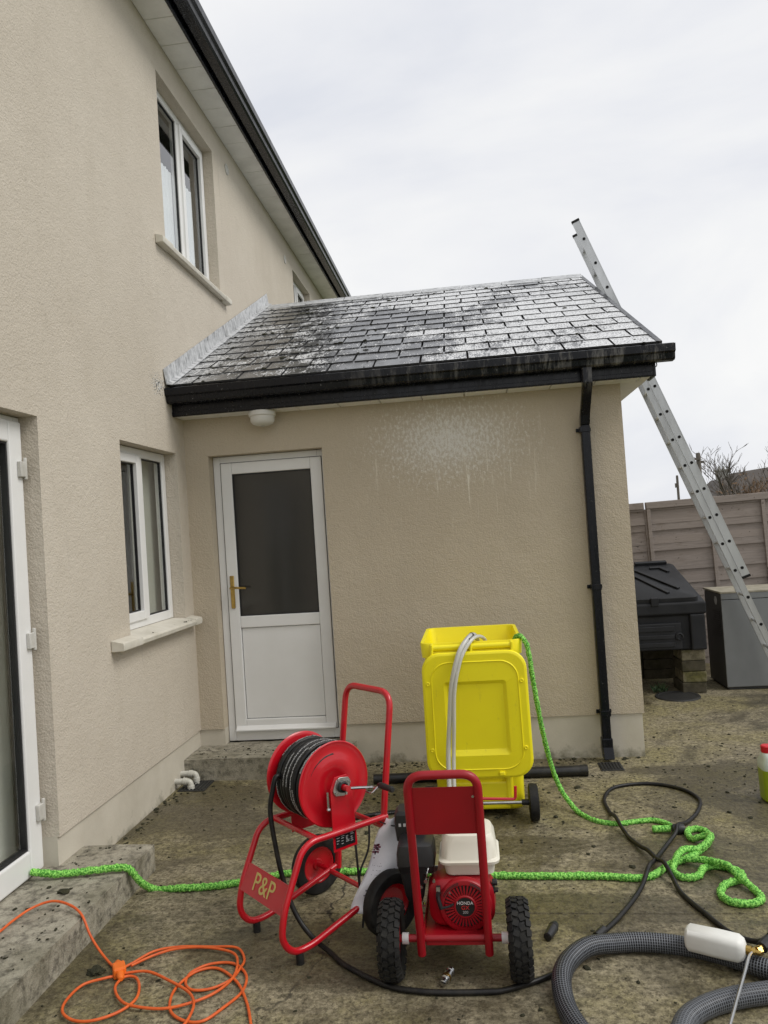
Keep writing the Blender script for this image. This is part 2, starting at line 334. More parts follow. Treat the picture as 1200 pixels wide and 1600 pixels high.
# ------------------------------------------------------------------ mesh helpers
class MB:
    def __init__(s): s.v = []; s.f = []; s.uv = {}; s.mi = {}
    def add(s, vs, fs, uvs=None):
        o = len(s.v); s.v += [tuple(p) for p in vs]
        for i, q in enumerate(fs):
            if uvs: s.uv[len(s.f)] = uvs[i]
            s.f.append(tuple(o+k for k in q))
        return s
    def box(s, x0, x1, y0, y1, z0, z1, T=None):
        v = [(x, y, z) for z in (z0, z1) for y in (y0, y1) for x in (x0, x1)]
        if T: v = [T @ Vector(p) for p in v]
        return s.add(v, [(0, 2, 3, 1), (4, 5, 7, 6), (0, 1, 5, 4), (1, 3, 7, 5), (3, 2, 6, 7), (2, 0, 4, 6)])
    def loft(s, rings, cap0=True, cap1=True, closed=True):
        n = len(rings[0]); v = [p for r in rings for p in r]; f = []
        for i in range(len(rings)-1):
            for k in range(n if closed else n-1):
                a, b = i*n+k, i*n+(k+1) % n; f.append((a, b, b+n, a+n))
        if cap0: f.append(tuple(range(n-1, -1, -1)))
        if cap1: f.append(tuple((len(rings)-1)*n+k for k in range(n)))
        return s.add(v, f)
    def prism(s, poly, d, T=None):       # polygon (3-D points) pushed along vector d
        a = [Vector(p) for p in poly]; b = [p+Vector(d) for p in a]
        if T: a = [T@p for p in a]; b = [T@p for p in b]
        return s.loft([a, b])
    def cyl(s, p, q, r, r2=None, n=16, cap=True):
        p, q = Vector(p), Vector(q); d = (q-p).normalized(); x = d.orthogonal().normalized(); y = d.cross(x)
        ring = lambda c, R: [c+x*math.cos(2*PI*k/n)*R+y*math.sin(2*PI*k/n)*R for k in range(n)]
        return s.loft([ring(p, r), ring(q, r if r2 is None else r2)], cap, cap)
    def lathe(s, prof, axis='x', c=(0, 0, 0), n=32, closed=False):  # prof: (along, radius)
        rings = []
        for a, R in prof:
            ring = []
            for k in range(n):
                t = 2*PI*k/n; u, w = R*math.cos(t), R*math.sin(t)
                ring.append({'x': (c[0]+a, c[1]+u, c[2]+w), 'y': (c[0]+w, c[1]+a, c[2]+u), 'z': (c[0]+u, c[1]+w, c[2]+a)}[axis])
            rings.append(ring)
        if closed: rings.append(rings[0]); return s.loft(rings, False, False)
        return s.loft(rings, prof[0][1] > 1e-5, prof[-1][1] > 1e-5)
    def tube(s, pts, r, n=10, sub=6, smooth=True, closed=False, fn=None, cap=True, ds=None):
        P = [Vector(p) for p in pts]
        if smooth: P = spline(P, sub, closed)
        if ds: P = resample(P, ds)
        N = len(P); T = []
        for i in range(N):
            a = P[(i-1) % N if closed else max(i-1, 0)]; b = P[(i+1) % N if closed else min(i+1, N-1)]
            T.append((b-a).normalized() if (b-a).length > 1e-9 else Vector((0, 0, 1)))
        up = Vector((0, 0, 1)) if abs(T[0].z) < .9 else Vector((1, 0, 0))
        x = (up - T[0]*up.dot(T[0])).normalized(); L = 0; v = []; f = []; uvs = []; us = []
        for i in range(N):
            if i: L += (P[i]-P[i-1]).length
            us.append(L); x = (x - T[i]*x.dot(T[i])).normalized(); y = T[i].cross(x)
            for k in range(n):
                t = 2*PI*k/n; R = fn(L, t, i, k) if fn else r
                v.append(P[i]+(x*math.cos(t)+y*math.sin(t))*R)
        M_ = N if closed else N-1
        for i in range(M_):
            j = (i+1) % N
            for k in range(n):
                k2 = (k+1) % n; f.append((i*n+k, i*n+k2, j*n+k2, j*n+k)); w0, w1 = k/n, (k+1)/n
                uvs.append([(us[i], w0), (us[i], w1), (us[j], w1), (us[j], w0)])
        if cap and not closed:
            f.append(tuple(range(n-1, -1, -1))); f.append(tuple((N-1)*n+k for k in range(n))); uvs += [[(0, 0)]*n, [(0, 0)]*n]
        return s.add(v, f, uvs)
    def build(s, name, mat, parent=None, sm=35, bev=0, seg=2):
        me = bpy.data.meshes.new(name); me.from_pydata(s.v, [], s.f); me.update()
        if s.uv:
            ul = me.uv_layers.new(name='UVMap')
            for p in me.polygons:
                q = s.uv.get(p.index)
                if q:
                    for li, w in zip(p.loop_indices, q): ul.data[li].uv = w
        bm = bmesh.new(); bm.from_mesh(me); bmesh.ops.recalc_face_normals(bm, faces=bm.faces); bm.to_mesh(me); bm.free()
        if mat: me.materials.append(M[mat])
        if sm:
            me.polygons.foreach_set('use_smooth', [True]*len(me.polygons)); me.set_sharp_from_angle(angle=math.radians(sm))
        o = bpy.data.objects.new(name, me); C.objects.link(o)
        if parent: o.parent = parent
        if bev:
            b = o.modifiers.new('bevel', 'BEVEL'); b.width = bev; b.segments = seg; b.limit_method = 'ANGLE'; b.angle_limit = math.radians(40)
        return o
def spline(P, sub, closed=False):
    o = []; n = len(P)
    for i in range(n if closed else n-1):
        if closed: a, b, c, d = P[(i-1) % n], P[i], P[(i+1) % n], P[(i+2) % n]
        else: a, b, c, d = P[max(i-1, 0)], P[i], P[i+1], P[min(i+2, n-1)]
        for k in range(sub):
            t = k/sub; o.append(.5*((2*b)+(c-a)*t+(2*a-5*b+4*c-d)*t*t+(3*b-a-3*c+d)*t**3))
    if not closed: o.append(P[-1])
    return o
def resample(P, ds):
    o = [P[0]]; acc = 0
    for a, b in zip(P, P[1:]):
        L = (b-a).length
        if L < 1e-9: continue
        t = ds-acc
        while t <= L: o.append(a+(b-a)*(t/L)); t += ds
        acc = (acc+L) % ds
    return o
def rr(w, h, r, n=5):            # rounded rectangle, 2-D
    o = []
    for cx, cy, a0 in ((w/2-r, h/2-r, 0), (-w/2+r, h/2-r, PI/2), (-w/2+r, -h/2+r, PI), (w/2-r, -h/2+r, 1.5*PI)):
        for k in range(n+1):
            a = a0+PI/2*k/n; o.append((cx+r*math.cos(a), cy+r*math.sin(a)))
    return o
def fillet(pts, rad, n=5):       # polyline with rounded corners
    P = [Vector(p) for p in pts]; o = [P[0]]
    for i in range(1, len(P)-1):
        a, b, c = P[i-1], P[i], P[i+1]; d1 = (a-b); d2 = (c-b); r = min(rad, d1.length*.49, d2.length*.49)
        p, q = b+d1.normalized()*r, b+d2.normalized()*r
        for k in range(n+1):
            t = k/n; o.append((1-t)**2*p+2*t*(1-t)*b+t*t*q)
    o.append(P[-1]); return o
def tag(o, label=None, cat=None, group=None, kind=None):
    for k, v in (('label', label), ('category', cat), ('group', group), ('kind', kind)):
        if v: o[k] = v
    return o
def thing(name, label, cat, loc=(0, 0, 0), rz=0, group=None):
    o = bpy.data.objects.new(name, None); C.objects.link(o); o.location = loc; o.rotation_euler = (0, 0, rz); o.empty_display_size = .1
    return tag(o, label, cat, group)
def text(name, body, size, mat, parent, Mx, ext=.0006, align='CENTER'):
    cu = bpy.data.curves.new(name, 'FONT'); cu.body = body; cu.size = size; cu.align_x = align; cu.align_y = 'CENTER'; cu.extrude = ext; cu.resolution_u = 3
    o = bpy.data.objects.new(name+'_tmp', cu); C.objects.link(o); dg = bpy.context.evaluated_depsgraph_get()
    me = bpy.data.meshes.new_from_object(o.evaluated_get(dg)); bpy.data.objects.remove(o); me.name = name; me.materials.clear(); me.materials.append(M[mat])
    me.transform(Mx); q = bpy.data.objects.new(name, me); C.objects.link(q); q.parent = parent; return q
def gz(x): return min(max(.036-.0113*x, -.035), .07)

# ================================================================== SETTING
# ground: one sheet, yard concrete near the house, grass far away; a narrow joint runs across the slab
JY = -2.16
xs = [-300, -60, -12, -7]+[-4+i*.25 for i in range(57)]+[14, 30, 80, 300]
ys = [-300, -60, -14, -9]+[-6+i*.25 for i in range(15)]+[JY-.006, JY-.003, JY+.003, JY+.006]+[-2+i*.25 for i in range(25)]+[6, 20, 60, 300]
ys = sorted(ys)
V = []
for y in ys:
    for x in xs:
        z = gz(x)
        if -4 < x < 10 and -6 < y < 4.2: z += .004*mnoise.noise((x*1.1, y*1.1, 3))
        if abs(y-JY) < .004 and .4 < x < 6: z -= .006
        V.append((x, y, z))
nx = len(xs); Fc = []; mi = []
for j in range(len(ys)-1):
    for i in range(nx-1):
        Fc.append((j*nx+i, j*nx+i+1, (j+1)*nx+i+1, (j+1)*nx+i))
        mi.append(0 if (-7.1 < xs[i] < 10 and -9.1 < ys[j] < 4.5) else 1)
g = MB().add(V, Fc).build('ground', 'concrete_yard', sm=60); g.data.materials.append(M['grass'])
for p, k in zip(g.data.polygons, mi): p.material_index = k
tag(g, 'stained wet concrete yard with algae and moss crumbs', None, kind='structure')

def worn_slab(name, x0, x1, y0, y1, z0, z1, label, step=.05, amp=.006):
    nx_, ny_ = max(2, int((x1-x0)/step)), max(2, int((y1-y0)/step)); b = MB()
    def P(x, y, z, e):
        k = mnoise.noise((x*9, y*9, z*9)); q = Vector((x, y, z))
        q.z += amp*(mnoise.noise((x*5, y*5, 1))*.6 - (abs(k)*1.4 if e else 0)); return q
    top = [[P(x0+(x1-x0)*i/nx_, y0+(y1-y0)*j/ny_, z1, i in (0, nx_) or j in (0, ny_)) for i in range(nx_+1)] for j in range(ny_+1)]
    v = [p for r in top for p in r]; n = nx_+1
    b.add(v, [(j*n+i, j*n+i+1, (j+1)*n+i+1, (j+1)*n+i) for j in range(ny_) for i in range(nx_)])
    loop = [top[0][i] for i in range(nx_+1)]+[top[j][nx_] for j in range(1, ny_+1)]+[top[ny_][i] for i in range(nx_-1, -1, -1)]+[top[j][0] for j in range(ny_-1, 0, -1)]
    low = [Vector((p.x, p.y, z0)) for p in loop]
    def chip(p, d): return Vector((p.x, p.y, p.z-d)) + Vector((mnoise.noise((p.x*11, p.y*11, 5)), mnoise.noise((p.x*11, p.y*11, 9)), 0))*.006
    b.loft([loop, [chip(p, .02) for p in loop], [chip(p, .07) for p in loop], low], False, False)
    o = b.build(name, 'concrete_step', sm=50); return tag(o, label, None, kind='structure')
worn_slab('patio_step', -.14, .365, -4.6, -1.72, -.02, .165, 'long worn concrete step below the patio door')
worn_slab('door_step', -.01, 1.16, -.33, .10, -.02, .185, 'low concrete step under the white back door')

# ------------------------------------------------------------------ the house
house = thing('house', 'beige rendered two storey house with slate roofed back extension', 'house')
def wall_holes(b, holes, u0, u1, z0, z1, P, depth):
    us = sorted({u0, u1, *[h[0] for h in holes], *[h[1] for h in holes]}); zs = sorted({z0, z1, *[h[2] for h in holes], *[h[3] for h in holes]})
    us = [u for u in us if u0 <= u <= u1]; zs = [z for z in zs if z0 <= z <= z1]
    for ua, ub in zip(us, us[1:]):
        for za, zb in zip(zs, zs[1:]):
            cu_, cz_ = (ua+ub)/2, (za+zb)/2
            if any(h[0] < cu_ < h[1] and h[2] < cz_ < h[3] for h in holes): continue
            b.add([P(ua, 0, za), P(ub, 0, za), P(ub, 0, zb), P(ua, 0, zb)], [(0, 1, 2, 3)])
    for h in holes:
        a, c_, d, e_ = max(h[0], u0), min(h[1], u1), max(h[2], z0), min(h[3], z1)
        if d < e_ and a < c_:
            b.add([P(a, 0, d), P(a, depth, d), P(a, depth, e_), P(a, 0, e_)], [(0, 1, 2, 3)])
            b.add([P(c_, 0, d), P(c_, depth, d), P(c_, depth, e_), P(c_, 0, e_)], [(0, 1, 2, 3)])
            if h[3] <= z1: b.add([P(a, 0, e_), P(c_, 0, e_), P(c_, depth, e_), P(a, depth, e_)], [(0, 1, 2, 3)])
            if h[2] >= z0: b.add([P(a, 0, d), P(c_, 0, d), P(c_, depth, d), P(a, depth, d)], [(0, 1, 2, 3)])
def bar(b, P, u0, u1, d0, d1, z0, z1):
    q = [P(u, d, z) for z in (z0, z1) for d in (d0, d1) for u in (u0, u1)]
    b.add(q, [(0, 2, 3, 1), (4, 5, 7, 6), (0, 1, 5, 4), (1, 3, 7, 5), (3, 2, 6, 7), (2, 0, 4, 6)])
PX = lambda u, d, z: (-d, u, z)          # main wall, outward +x
PY = lambda u, d, z: (u, d, z)           # extension wall, outward -y
PATIO = (-3.85, -1.965, .10, 2.36); WLOW = (-1.075, -.17, 1.125, 2.345); WUP = (-.135, 1.11, 3.855, 5.205); WFAR = (4.25, 5.34, 3.855, 5.19)
b = MB(); wall_holes(b, [PATIO, WLOW, WUP, WFAR], -8, 9.5, .305, 5.62, PX, .16)
for ya_, yb_ in ((-8, -3.85), (-1.965, 0), (5.3, 9.5)): b.add([(0, ya_, .305), (-.012, ya_, .305), (-.012, yb_, .305), (0, yb_, .305)], [(0, 1, 2, 3)])
b.add([(0, -8, -.05), (-8, -8, -.05), (-8, -8, 5.62), (0, -8, 5.62)], [(0, 1, 2, 3)]).add([(0, 9.5, -.05), (-8, 9.5, -.05), (-8, 9.5, 5.62), (0, 9.5, 5.62)], [(0, 1, 2, 3)])
b.add([(-8, -8, -.05), (-8, 9.5, -.05), (-8, 9.5, 5.62), (-8, -8, 5.62)], [(0, 1, 2, 3)])
mw = b.build('main_wall', 'wall_main', house, sm=0); mw['label'] = 'tall beige rendered wall of the main house'
PX2 = lambda u, d, z: (-.012-d, u, z)
for ua, ub in ((-1.965, .02), (-8, -3.85), (5.3, 9.5)):
    b = MB(); bar(b, PX2, ua, ub, 0, .14, -.06, .3045); b.build('plinth', 'plinth', house, sm=0)
DOOR = (.178, 1.040, .15, 2.327)
b = MB(); wall_holes(b, [DOOR], 0, 3.19, .305, 2.66, PY, .11)
b.add([(0, 0, .305), (0, .012, .305), (.178, .012, .305), (.178, 0, .305)], [(0, 1, 2, 3)]).add([(1.04, 0, .305), (1.04, .012, .305), (3.19, .012, .305), (3.19, 0, .305)], [(0, 1, 2, 3)])
gab = [(3.19, 0, .305), (3.19, 5.3, .305), (3.19, 5.3, 2.75), (3.19, 2.65, 4.08), (3.19, 0, 2.75)]
b.add(gab, [(0, 1, 2, 3, 4)]).add([(0, 5.3, -.05), (3.19, 5.3, -.05), (3.19, 5.3, 2.75), (0, 5.3, 2.75)], [(0, 1, 2, 3)])
ew = b.build('extension_wall', 'wall_ext', house, sm=0); ew['label'] = 'beige rendered wall of the lean back extension with white splash'
PY2 = lambda u, d, z: (u, .012+d, z)
for ua, ub in ((-.0115, .178), (1.04, 3.178)):
    b = MB(); bar(b, PY2, ua, ub, 0, .1, -.06, .3045); b.build('plinth', 'plinth', house, sm=0)
b = MB(); b.box(3.03, 3.178, .113, 5.29, -.06, .3045); b.build('plinth', 'plinth', house, sm=0)

# --- rooms behind the panes (closed boxes, so the panes look into something)
def room(P, u0, u1, d0, d1, z0, z1, mat):
    b = MB(); q = [P(u, d, z) for z in (z0, z1) for d in (d0, d1) for u in (u0, u1)]
    b.add(q, [(0, 2, 3, 1), (4, 5, 7, 6), (1, 3, 7, 5), (3, 2, 6, 7), (2, 0, 4, 6)]); o = b.build('room_interior', mat, house, sm=0); return o
room(PX, -4.2, -1.6, .17, 2.6, .12, 2.5, 'room_grey'); room(PX, -1.5, .3, .17, 2.2, .3, 2.5, 'room_grey')
room(PX, -.6, 2.0, .17, 2.8, 3.0, 5.4, 'room_grey'); room(PX, 4.0, 5.6, .17, 2.2, 3.0, 5.4, 'room_grey')
room(PY, .1, 1.12, .19, .55, .15, 2.5, 'room_dark')

# --- windows: frame > sash, pane, sill.  u is the coordinate along the wall, d the depth into it
def ring(b, P, u0, u1, z0, z1, w, d0, d1, wb=None, wt=None):
    wb = w if wb is None else wb; wt = w if wt is None else wt
    bar(b, P, u0, u0+w, d0, d1, z0, z1); bar(b, P, u1-w, u1, d0, d1, z0, z1)
    bar(b, P, u0+w, u1-w, d0, d1, z0, z0+wb); bar(b, P, u0+w, u1-w, d0, d1, z1-wt, z1)
def window(h, mull, d, sash_side, label, sill_z, sill_u, sill_out, name='window'):
    u0, u1, z0, z1 = h; z0 = sill_z; u0 += .004; u1 -= .004; z1 -= .004
    b = MB(); ring(b, PX, u0, u1, z0, z1, .058, d, d+.06); bar(b, PX, mull-.035, mull+.035, d+.002, d+.058, z0+.058, z1-.058)
    w = b.build(name, 'pvc_white', house, sm=0, bev=.004); w['label'] = label
    for k, (a, c_) in enumerate(((u0+.058, mull-.035), (mull+.035, u1-.058))):
        ww = .001
        if k in sash_side:
            s_ = MB(); ww = .05; ring(s_, PX, a-.012, c_+.012, z0+.046, z1-.046, .058, d-.014, d+.03); s_.build('sash', 'pvc_white', w, sm=0, bev=.005); ww = .046
        gb = MB(); ring(gb, PX, a+ww, c_-ww, z0+.058+ww, z1-.058-ww, .007, d+.012, d+.03); gb.build('gasket', 'gasket', w, sm=0)
        gp = MB(); bar(gp, PX, a+ww, c_-ww, d+.020, d+.026, z0+.058+ww, z1-.058-ww); gp.build('pane', 'glass', w, sm=0)
    s = MB(); o = sill_out; ua, ub = sill_u
    sec = lambda u: [PX(u, d+.03, sill_z+.0), PX(u, 0, sill_z-.012), PX(u, -o, sill_z-.028), PX(u, -o-.006, sill_z-.04), PX(u, -o, sill_z-.066), PX(u, -o+.03, sill_z-.070), PX(u, -o+.035, sill_z-.058), PX(u, 0.02, sill_z-.058), PX(u, d+.03, sill_z-.058)]
    # middle part reaches into the opening, the ends only stand on the wall face
    s.loft([sec(h[0]+.003), sec(h[1]-.003)])
    for a, c_ in ((ua, h[0]+.003), (h[1]-.003, ub)):
        e1 = [PX(a, -.002, sill_z-.004), PX(a, -o-.004, sill_z-.02), PX(a, -o-.008, sill_z-.04), PX(a, -o-.003, sill_z-.068), PX(a, -.002, sill_z-.071)]
        e2 = [PX(c_, q[0]*-1, q[2]) for q in e1]
        s.loft([e1, e2])
    s.build('sill', 'sill', w, sm=30, bev=.004)
    return w
window(WLOW, -.60, .09, (0,), 'ground floor kitchen window with two lights and a stone sill', 1.165, (-1.335, -.055), .075)
window(WUP, .50, .09, (1,), 'upstairs window with white reflection sheets behind', 3.905, (-.33, 1.25), .055)
window(WFAR, 4.78, .09, (1,), 'small far upstairs window just above the ridge', 3.905, (4.1, 5.5), .055)
# far curtain, and pale sheets added to imitate reflections in the other panes
def pane_sheet(name, label, P, u0, u1, d, z0, z1, mat, waves=9, amp=.02):
    b = MB(); n = 60; r1, r2, r3, r4 = [], [], [], []
    for i in range(n+1):
        u = u0+(u1-u0)*i/n; dd = d+amp*math.sin(i/n*waves*2*PI)*(.7+.3*math.sin(i*.37))
        r1.append(P(u, dd, z0)); r2.append(P(u, dd, z1)); r3.append(P(u, dd+.003, z1)); r4.append(P(u, dd+.003, z0))
    b.loft([r1, r2, r3, r4, r1], False, False, closed=False); o = b.build(name, mat, sm=60); return tag(o, label, 'curtain')
pane_sheet('curtain', 'white sheet imitating the reflection in the upstairs window left light', PX, .05, .52, .155, 3.92, 4.72, 'curtain', 9, .008)  # white sheets added for the bright reflection in these panes
pane_sheet('curtain', 'white half height sheet imitating the reflection in the upstairs window right light', PX, .56, .93, .155, 3.92, 4.76, 'curtain', 6, .008)
pane_sheet('curtain', 'pale curtain inside the small far upstairs window', PX, 4.8, 5.2, .22, 3.9, 4.9, 'curtain', 6)
b = MB(); bar(b, PX, -.535, .02, .20, .22, 1.17, 2.33); tag(b.build('reflection_board', 'reflection_sheet', sm=0, bev=.004), 'pale grey board imitating the reflection in the kitchen window right light', 'reflection_sheet')  # board added to give this pane its paler reflected tone
b = MB(); bar(b, PX, -.56, .2, .9, 1.4, .32, 1.66); tag(b.build('kitchen_cupboard', 'room_pale', sm=0, bev=.006), 'pale cupboard side seen through the kitchen window', 'cupboard')

# --- patio door at the left edge: frame and leaf in white, hinges on the outside
b = MB(); d = .095; ring(b, PX, PATIO[0]+.003, PATIO[1]-.003, .168, PATIO[3]-.003, .05, d, d+.065, wb=.03)
pd = b.build('patio_door', 'pvc_white', house, sm=0, bev=.005); pd['label'] = 'white patio door with outside hinges above the long step'
for ua, ub in ((-2.93, PATIO[1]-.028), (-3.82, -2.935)):
    b = MB(); ring(b, PX, ua, ub, .175, PATIO[3]-.03, .105, d-.025, d+.04, wb=.12); b.build('door_leaf', 'pvc_white', pd, sm=0, bev=.008)
    b = MB(); ring(b, PX, ua+.105, ub-.105, .295, PATIO[3]-.135, .010, d-.012, d+.03); b.build('gasket', 'gasket', pd, sm=0)
    b = MB(); bar(b, PX, ua+.106, ub-.106, d+.004, d+.012, .296, PATIO[3]-.136); b.build('pane', 'glass', pd, sm=0)
for z in (2.10, 1.27, .45):
    b = MB(); u = PATIO[1]-.028; bar(b, PX, u-.050, u-.008, d-.045, d-.0255, z-.04, z+.035); bar(b, PX, u-.004, u+.022, d-.03, d-.001, z-.04, z+.03)
    b.cyl(PX(u-.004, d-.04, z-.052), PX(u-.004, d-.04, z+.055), .0085, n=12); b.build('hinge', 'pvc_dirty', pd, sm=30, bev=.003)
pane_sheet('curtain', 'long grey sheet imitating the reflection in the patio door', PX, -2.85, -1.9, .20, .2, 2.35, 'reflection_sheet', 9, .012)  # grey sheet added for the grey-green reflection in the glass

# --- back door in the extension
d = .095; u0, u1, zt, zb = DOOR[0]+.003, DOOR[1]-.003, DOOR[3]-.003, .19
b = MB(); ring(b, PY, u0, u1, zb, zt, .055, d, d+.07, wb=.07)
bd = b.build('back_door', 'pvc_white', house, sm=0, bev=.005); bd['label'] = 'white half glazed back door with brass handle'
la, lb, lz0, lz1 = u0+.058, u1-.025, zb+.075, zt-.052
b = MB(); ring(b, PY, la, lb, lz0, lz1, .085, d-.012, d+.045, wb=.085, wt=.085); bar(b, PY, la+.085, lb-.085, d-.012, d+.045, 1.03, 1.118)
leaf = b.build('door_leaf', 'pvc_white', bd, sm=0, bev=.006)
b = MB(); ring(b, PY, la-.004, lb+.004, lz0-.004, lz1+.004, .005, d-.003, d+.02); b.build('door_gap_seal', 'gasket', bd, sm=0)
b = MB(); ring(b, PY, la+.085, lb-.085, 1.118, lz1-.085, .008, d-.006, d+.02); b.build('gasket', 'gasket', leaf, sm=0)
b = MB(); bar(b, PY, la+.086, lb-.086, d+.006, d+.012, 1.119, lz1-.086); b.build('pane', 'door_glass', leaf, sm=0)
b = MB(); bar(b, PY, la+.089, lb-.089, d+.002, d+.02, lz0+.089, 1.026); b.build('panel', 'pvc_white', leaf, sm=0, bev=.003)
b = MB(); bar(b, PY, la+.0855, lb-.0855, d+.012, d+.03, lz0+.0855, 1.0295); b.build('panel_gap', 'gasket', leaf, sm=0)
b = MB(); b.prism([(la+.01, d-.013, lz0+.002), (la+.01, d-.045, lz0+.004), (la+.01, d-.045, lz0+.014), (la+.01, d-.02, lz0+.034), (la+.01, d-.013, lz0+.04)], (lb-la-.02, 0, 0)); b.build('weather_bar', 'pvc_white', leaf, sm=0, bev=.002)
b = MB(); hx = la+.040; b.box(hx-.016, hx+.016, d-.022, d-.0125, 1.18, 1.425); hp = b.build('handle', 'brass', leaf, sm=30, bev=.004)
b = MB(); b.cyl((hx, d-.02, 1.335), (hx, d-.062, 1.335), .009, n=12); b.tube(fillet([(hx, d-.058, 1.335), (hx+.03, d-.060, 1.337), (hx+.115, d-.056, 1.330)], .02), .0085, smooth=False); b.cyl((hx, d-.0215, 1.235), (hx, d-.026, 1.235), .009, n=12)
b.build('lever', 'brass', hp, sm=40)

# --- extension eave: soffit boards, fascia, gutter, downpipe
so = MB(); so.box(-.0, 3.372, -.185, -.02, 2.626, 2.64); so = so.build('soffit', 'soffit', house, sm=0)
x = .003; k = 0
while x < 3.36:
    w = min(.298, 3.366-x); bb = MB(); bb.box(x, x+w-.005, -.186, -.001, 2.610+rnd.uniform(-.001, .001), 2.6255); bb.build('soffit_board', 'soffit', so, sm=0, bev=.002); x += .30
bb = MB(); bb.box(3.193, 3.366, .002, 1.2, 2.611, 2.6255); bb.build('soffit_board', 'soffit', so, sm=0, bev=.002)
b = MB(); b.box(.001, 3.372, -.203, -.187, 2.606, 2.735); b.box(.001, 3.372, -.209, -.2035, 2.612, 2.640); b.build('fascia', 'black_gutter', house, sm=0, bev=.003)
def gutter_sec(x): return [(x, -.205, 2.785), (x, -.205, 2.705), (x, -.225, 2.690), (x, -.285, 2.690), (x, -.300, 2.700), (x, -.306, 2.735), (x, -.325, 2.745), (x, -.328, 2.792), (x, -.318, 2.797), (x, -.315, 2.750), (x, -.297, 2.740), (x, -.291, 2.706), (x, -.28, 2.697), (x, -.228, 2.697), (x, -.212, 2.709), (x, -.212, 2.785)]
b = MB(); b.loft([gutter_sec(.004), gutter_sec(3.49)]); gt = b.build('gutter', 'black_gutter', house, sm=30)
for x_, d_ in ((3.4902, .006), (.003, -.002)): MB().prism([(x_, p[1], p[2]) for p in gutter_sec(0)[:8]], (d_, 0, 0)).build('stop_end', 'black_gutter', gt, sm=0)
b = MB(); b.tube([(3.374, -.19, 2.700), (3.395, -.19, 2.700), (3.402, -.19, 2.690), (3.400, -.19, 2.676), (3.388, -.19, 2.668), (3.374, -.19, 2.672)], .004, n=6); b.build('hook', 'steel', gt)
def sq(c, w, dd): return [(c[0]+sx*w/2, c[1]+sy*dd/2, c[2]) for sx, sy in ((-1, -1), (1, -1), (1, 1), (-1, 1))]
PXc = 2.925
b = MB(); b.loft([sq((PXc, -.255, 2.695), .066, .062), sq((PXc, -.255, 2.585), .066, .062), sq((PXc-.002, -.065, 2.395), .066, .066), sq((PXc-.004, -.052, 2.33), .064, .064)])
b.loft([sq((PXc-.004, -.050, 2.33), .062, .06), sq((PXc-.012, -.050, .115), .062, .06)]); dpo = b.build('downpipe', 'black_gutter', house, sm=0, bev=.007)
for z in (2.30, 1.20, .33):
    b = MB(); b.box(PXc-.010-.052, PXc-.010+.052, -.012, -.001, z-.012, z+.014); b.box(PXc-.008-.036, PXc-.008+.034, -.084, -.012, z-.02, z+.02); b.build('pipe_clip', 'black_gutter', dpo, sm=0, bev=.003)
b = MB(); b.loft([sq((PXc-.012, -.050, .16), .074, .072), sq((PXc-.012, -.052, .10), .074, .072), sq((PXc-.012, -.085, .025), .074, .074)]); b.build('shoe', 'black_gutter', dpo, sm=0, bev=.006)

# --- extension roof: battens deck, slates one by one, ridge tiles, lead flashing
EY, EZ, RY, RZ = -.285, 2.800, 2.65, 4.205
sl = math.atan2(RZ-EZ, RY-EY); SLEN = math.hypot(RZ-EZ, RY-EY); XR = 3.405
sv = Vector((0, math.cos(sl), math.sin(sl))); nv = Vector((0, -math.sin(sl), math.cos(sl)))
def rp_(x, s, h=0): return Vector((x, EY, EZ))+sv*s+nv*h
b = MB(); b.loft([[rp_(.01, .02, -.05), rp_(.01, .02, -.012), rp_(.01, SLEN, -.012), Vector((.01, 5.585, 2.80)), Vector((.01, 5.585, 2.76)), rp_(.01, SLEN, -.06)], [rp_(XR-.01, .02, -.05), rp_(XR-.01, .02, -.012), rp_(XR-.01, SLEN, -.012), Vector((XR-.01, 5.585, 2.80)), Vector((XR-.01, 5.585, 2.76)), rp_(XR-.01, SLEN, -.06)]])
roof = b.build('roof', 'roof_dark', house, sm=0); roof['label'] = 'slate roof of the extension, wet and streaked with white foam'
RG, NR, SWD = SLEN/14.15, 14, .325
meshes = {}
def slate_mesh(w, L):
    key = (round(w, 3), round(L, 3))
    if key in meshes: return meshes[key]
    b = MB(); t_ = .013
    v = [(0, 0, 0), (w, 0, 0), (w, L, 0), (0, L, 0), (.002, .002, t_), (w-.002, .002, t_), (w-.002, L, t_), (.002, L, t_)]
    b.add(v, [(0, 3, 2, 1), (4, 5, 6, 7), (0, 1, 5, 4), (1, 2, 6, 5), (2, 3, 7, 6), (3, 0, 4, 7)])
    o = b.build('slate', 'wet_slate', None, sm=0); me = o.data; me.materials.append(M['slate_edge'])
    for p in me.polygons: p.material_index = 0 if p.normal.z > .5 else 1
    bpy.data.objects.remove(o); meshes[key] = me; return me
Rsl = Matrix.Rotation(sl, 4, 'X')
for r in range(NR):
    s0 = r*RG; off = 0 if r % 2 else SWD/2; x = .03; first = True
    while x < XR-.02:
        w = SWD - (off if first and off else 0); first = False; w = min(w, XR-x)
        if XR-x-w < .05: w = XR-x
        L = RG*1.30 if r < NR-1 else RG*1.05
        me = slate_mesh(round(w-.011, 3), round(L, 3)); o = bpy.data.objects.new('slate', me); C.objects.link(o); o.parent = roof
        p = rp_(x+.003+rnd.uniform(-.0015, .0015), s0+rnd.uniform(-.008, .008), .009)
        o.matrix_local = Matrix.Translation(p) @ Rsl @ Matrix.Rotation(-.030+rnd.uniform(-.004, .003), 4, 'X') @ Matrix.Rotation(rnd.uniform(-.006, .006), 4, 'Z') @ Matrix.Rotation(rnd.uniform(-.004, .004), 4, 'Y')
        x += w
x = .06; 
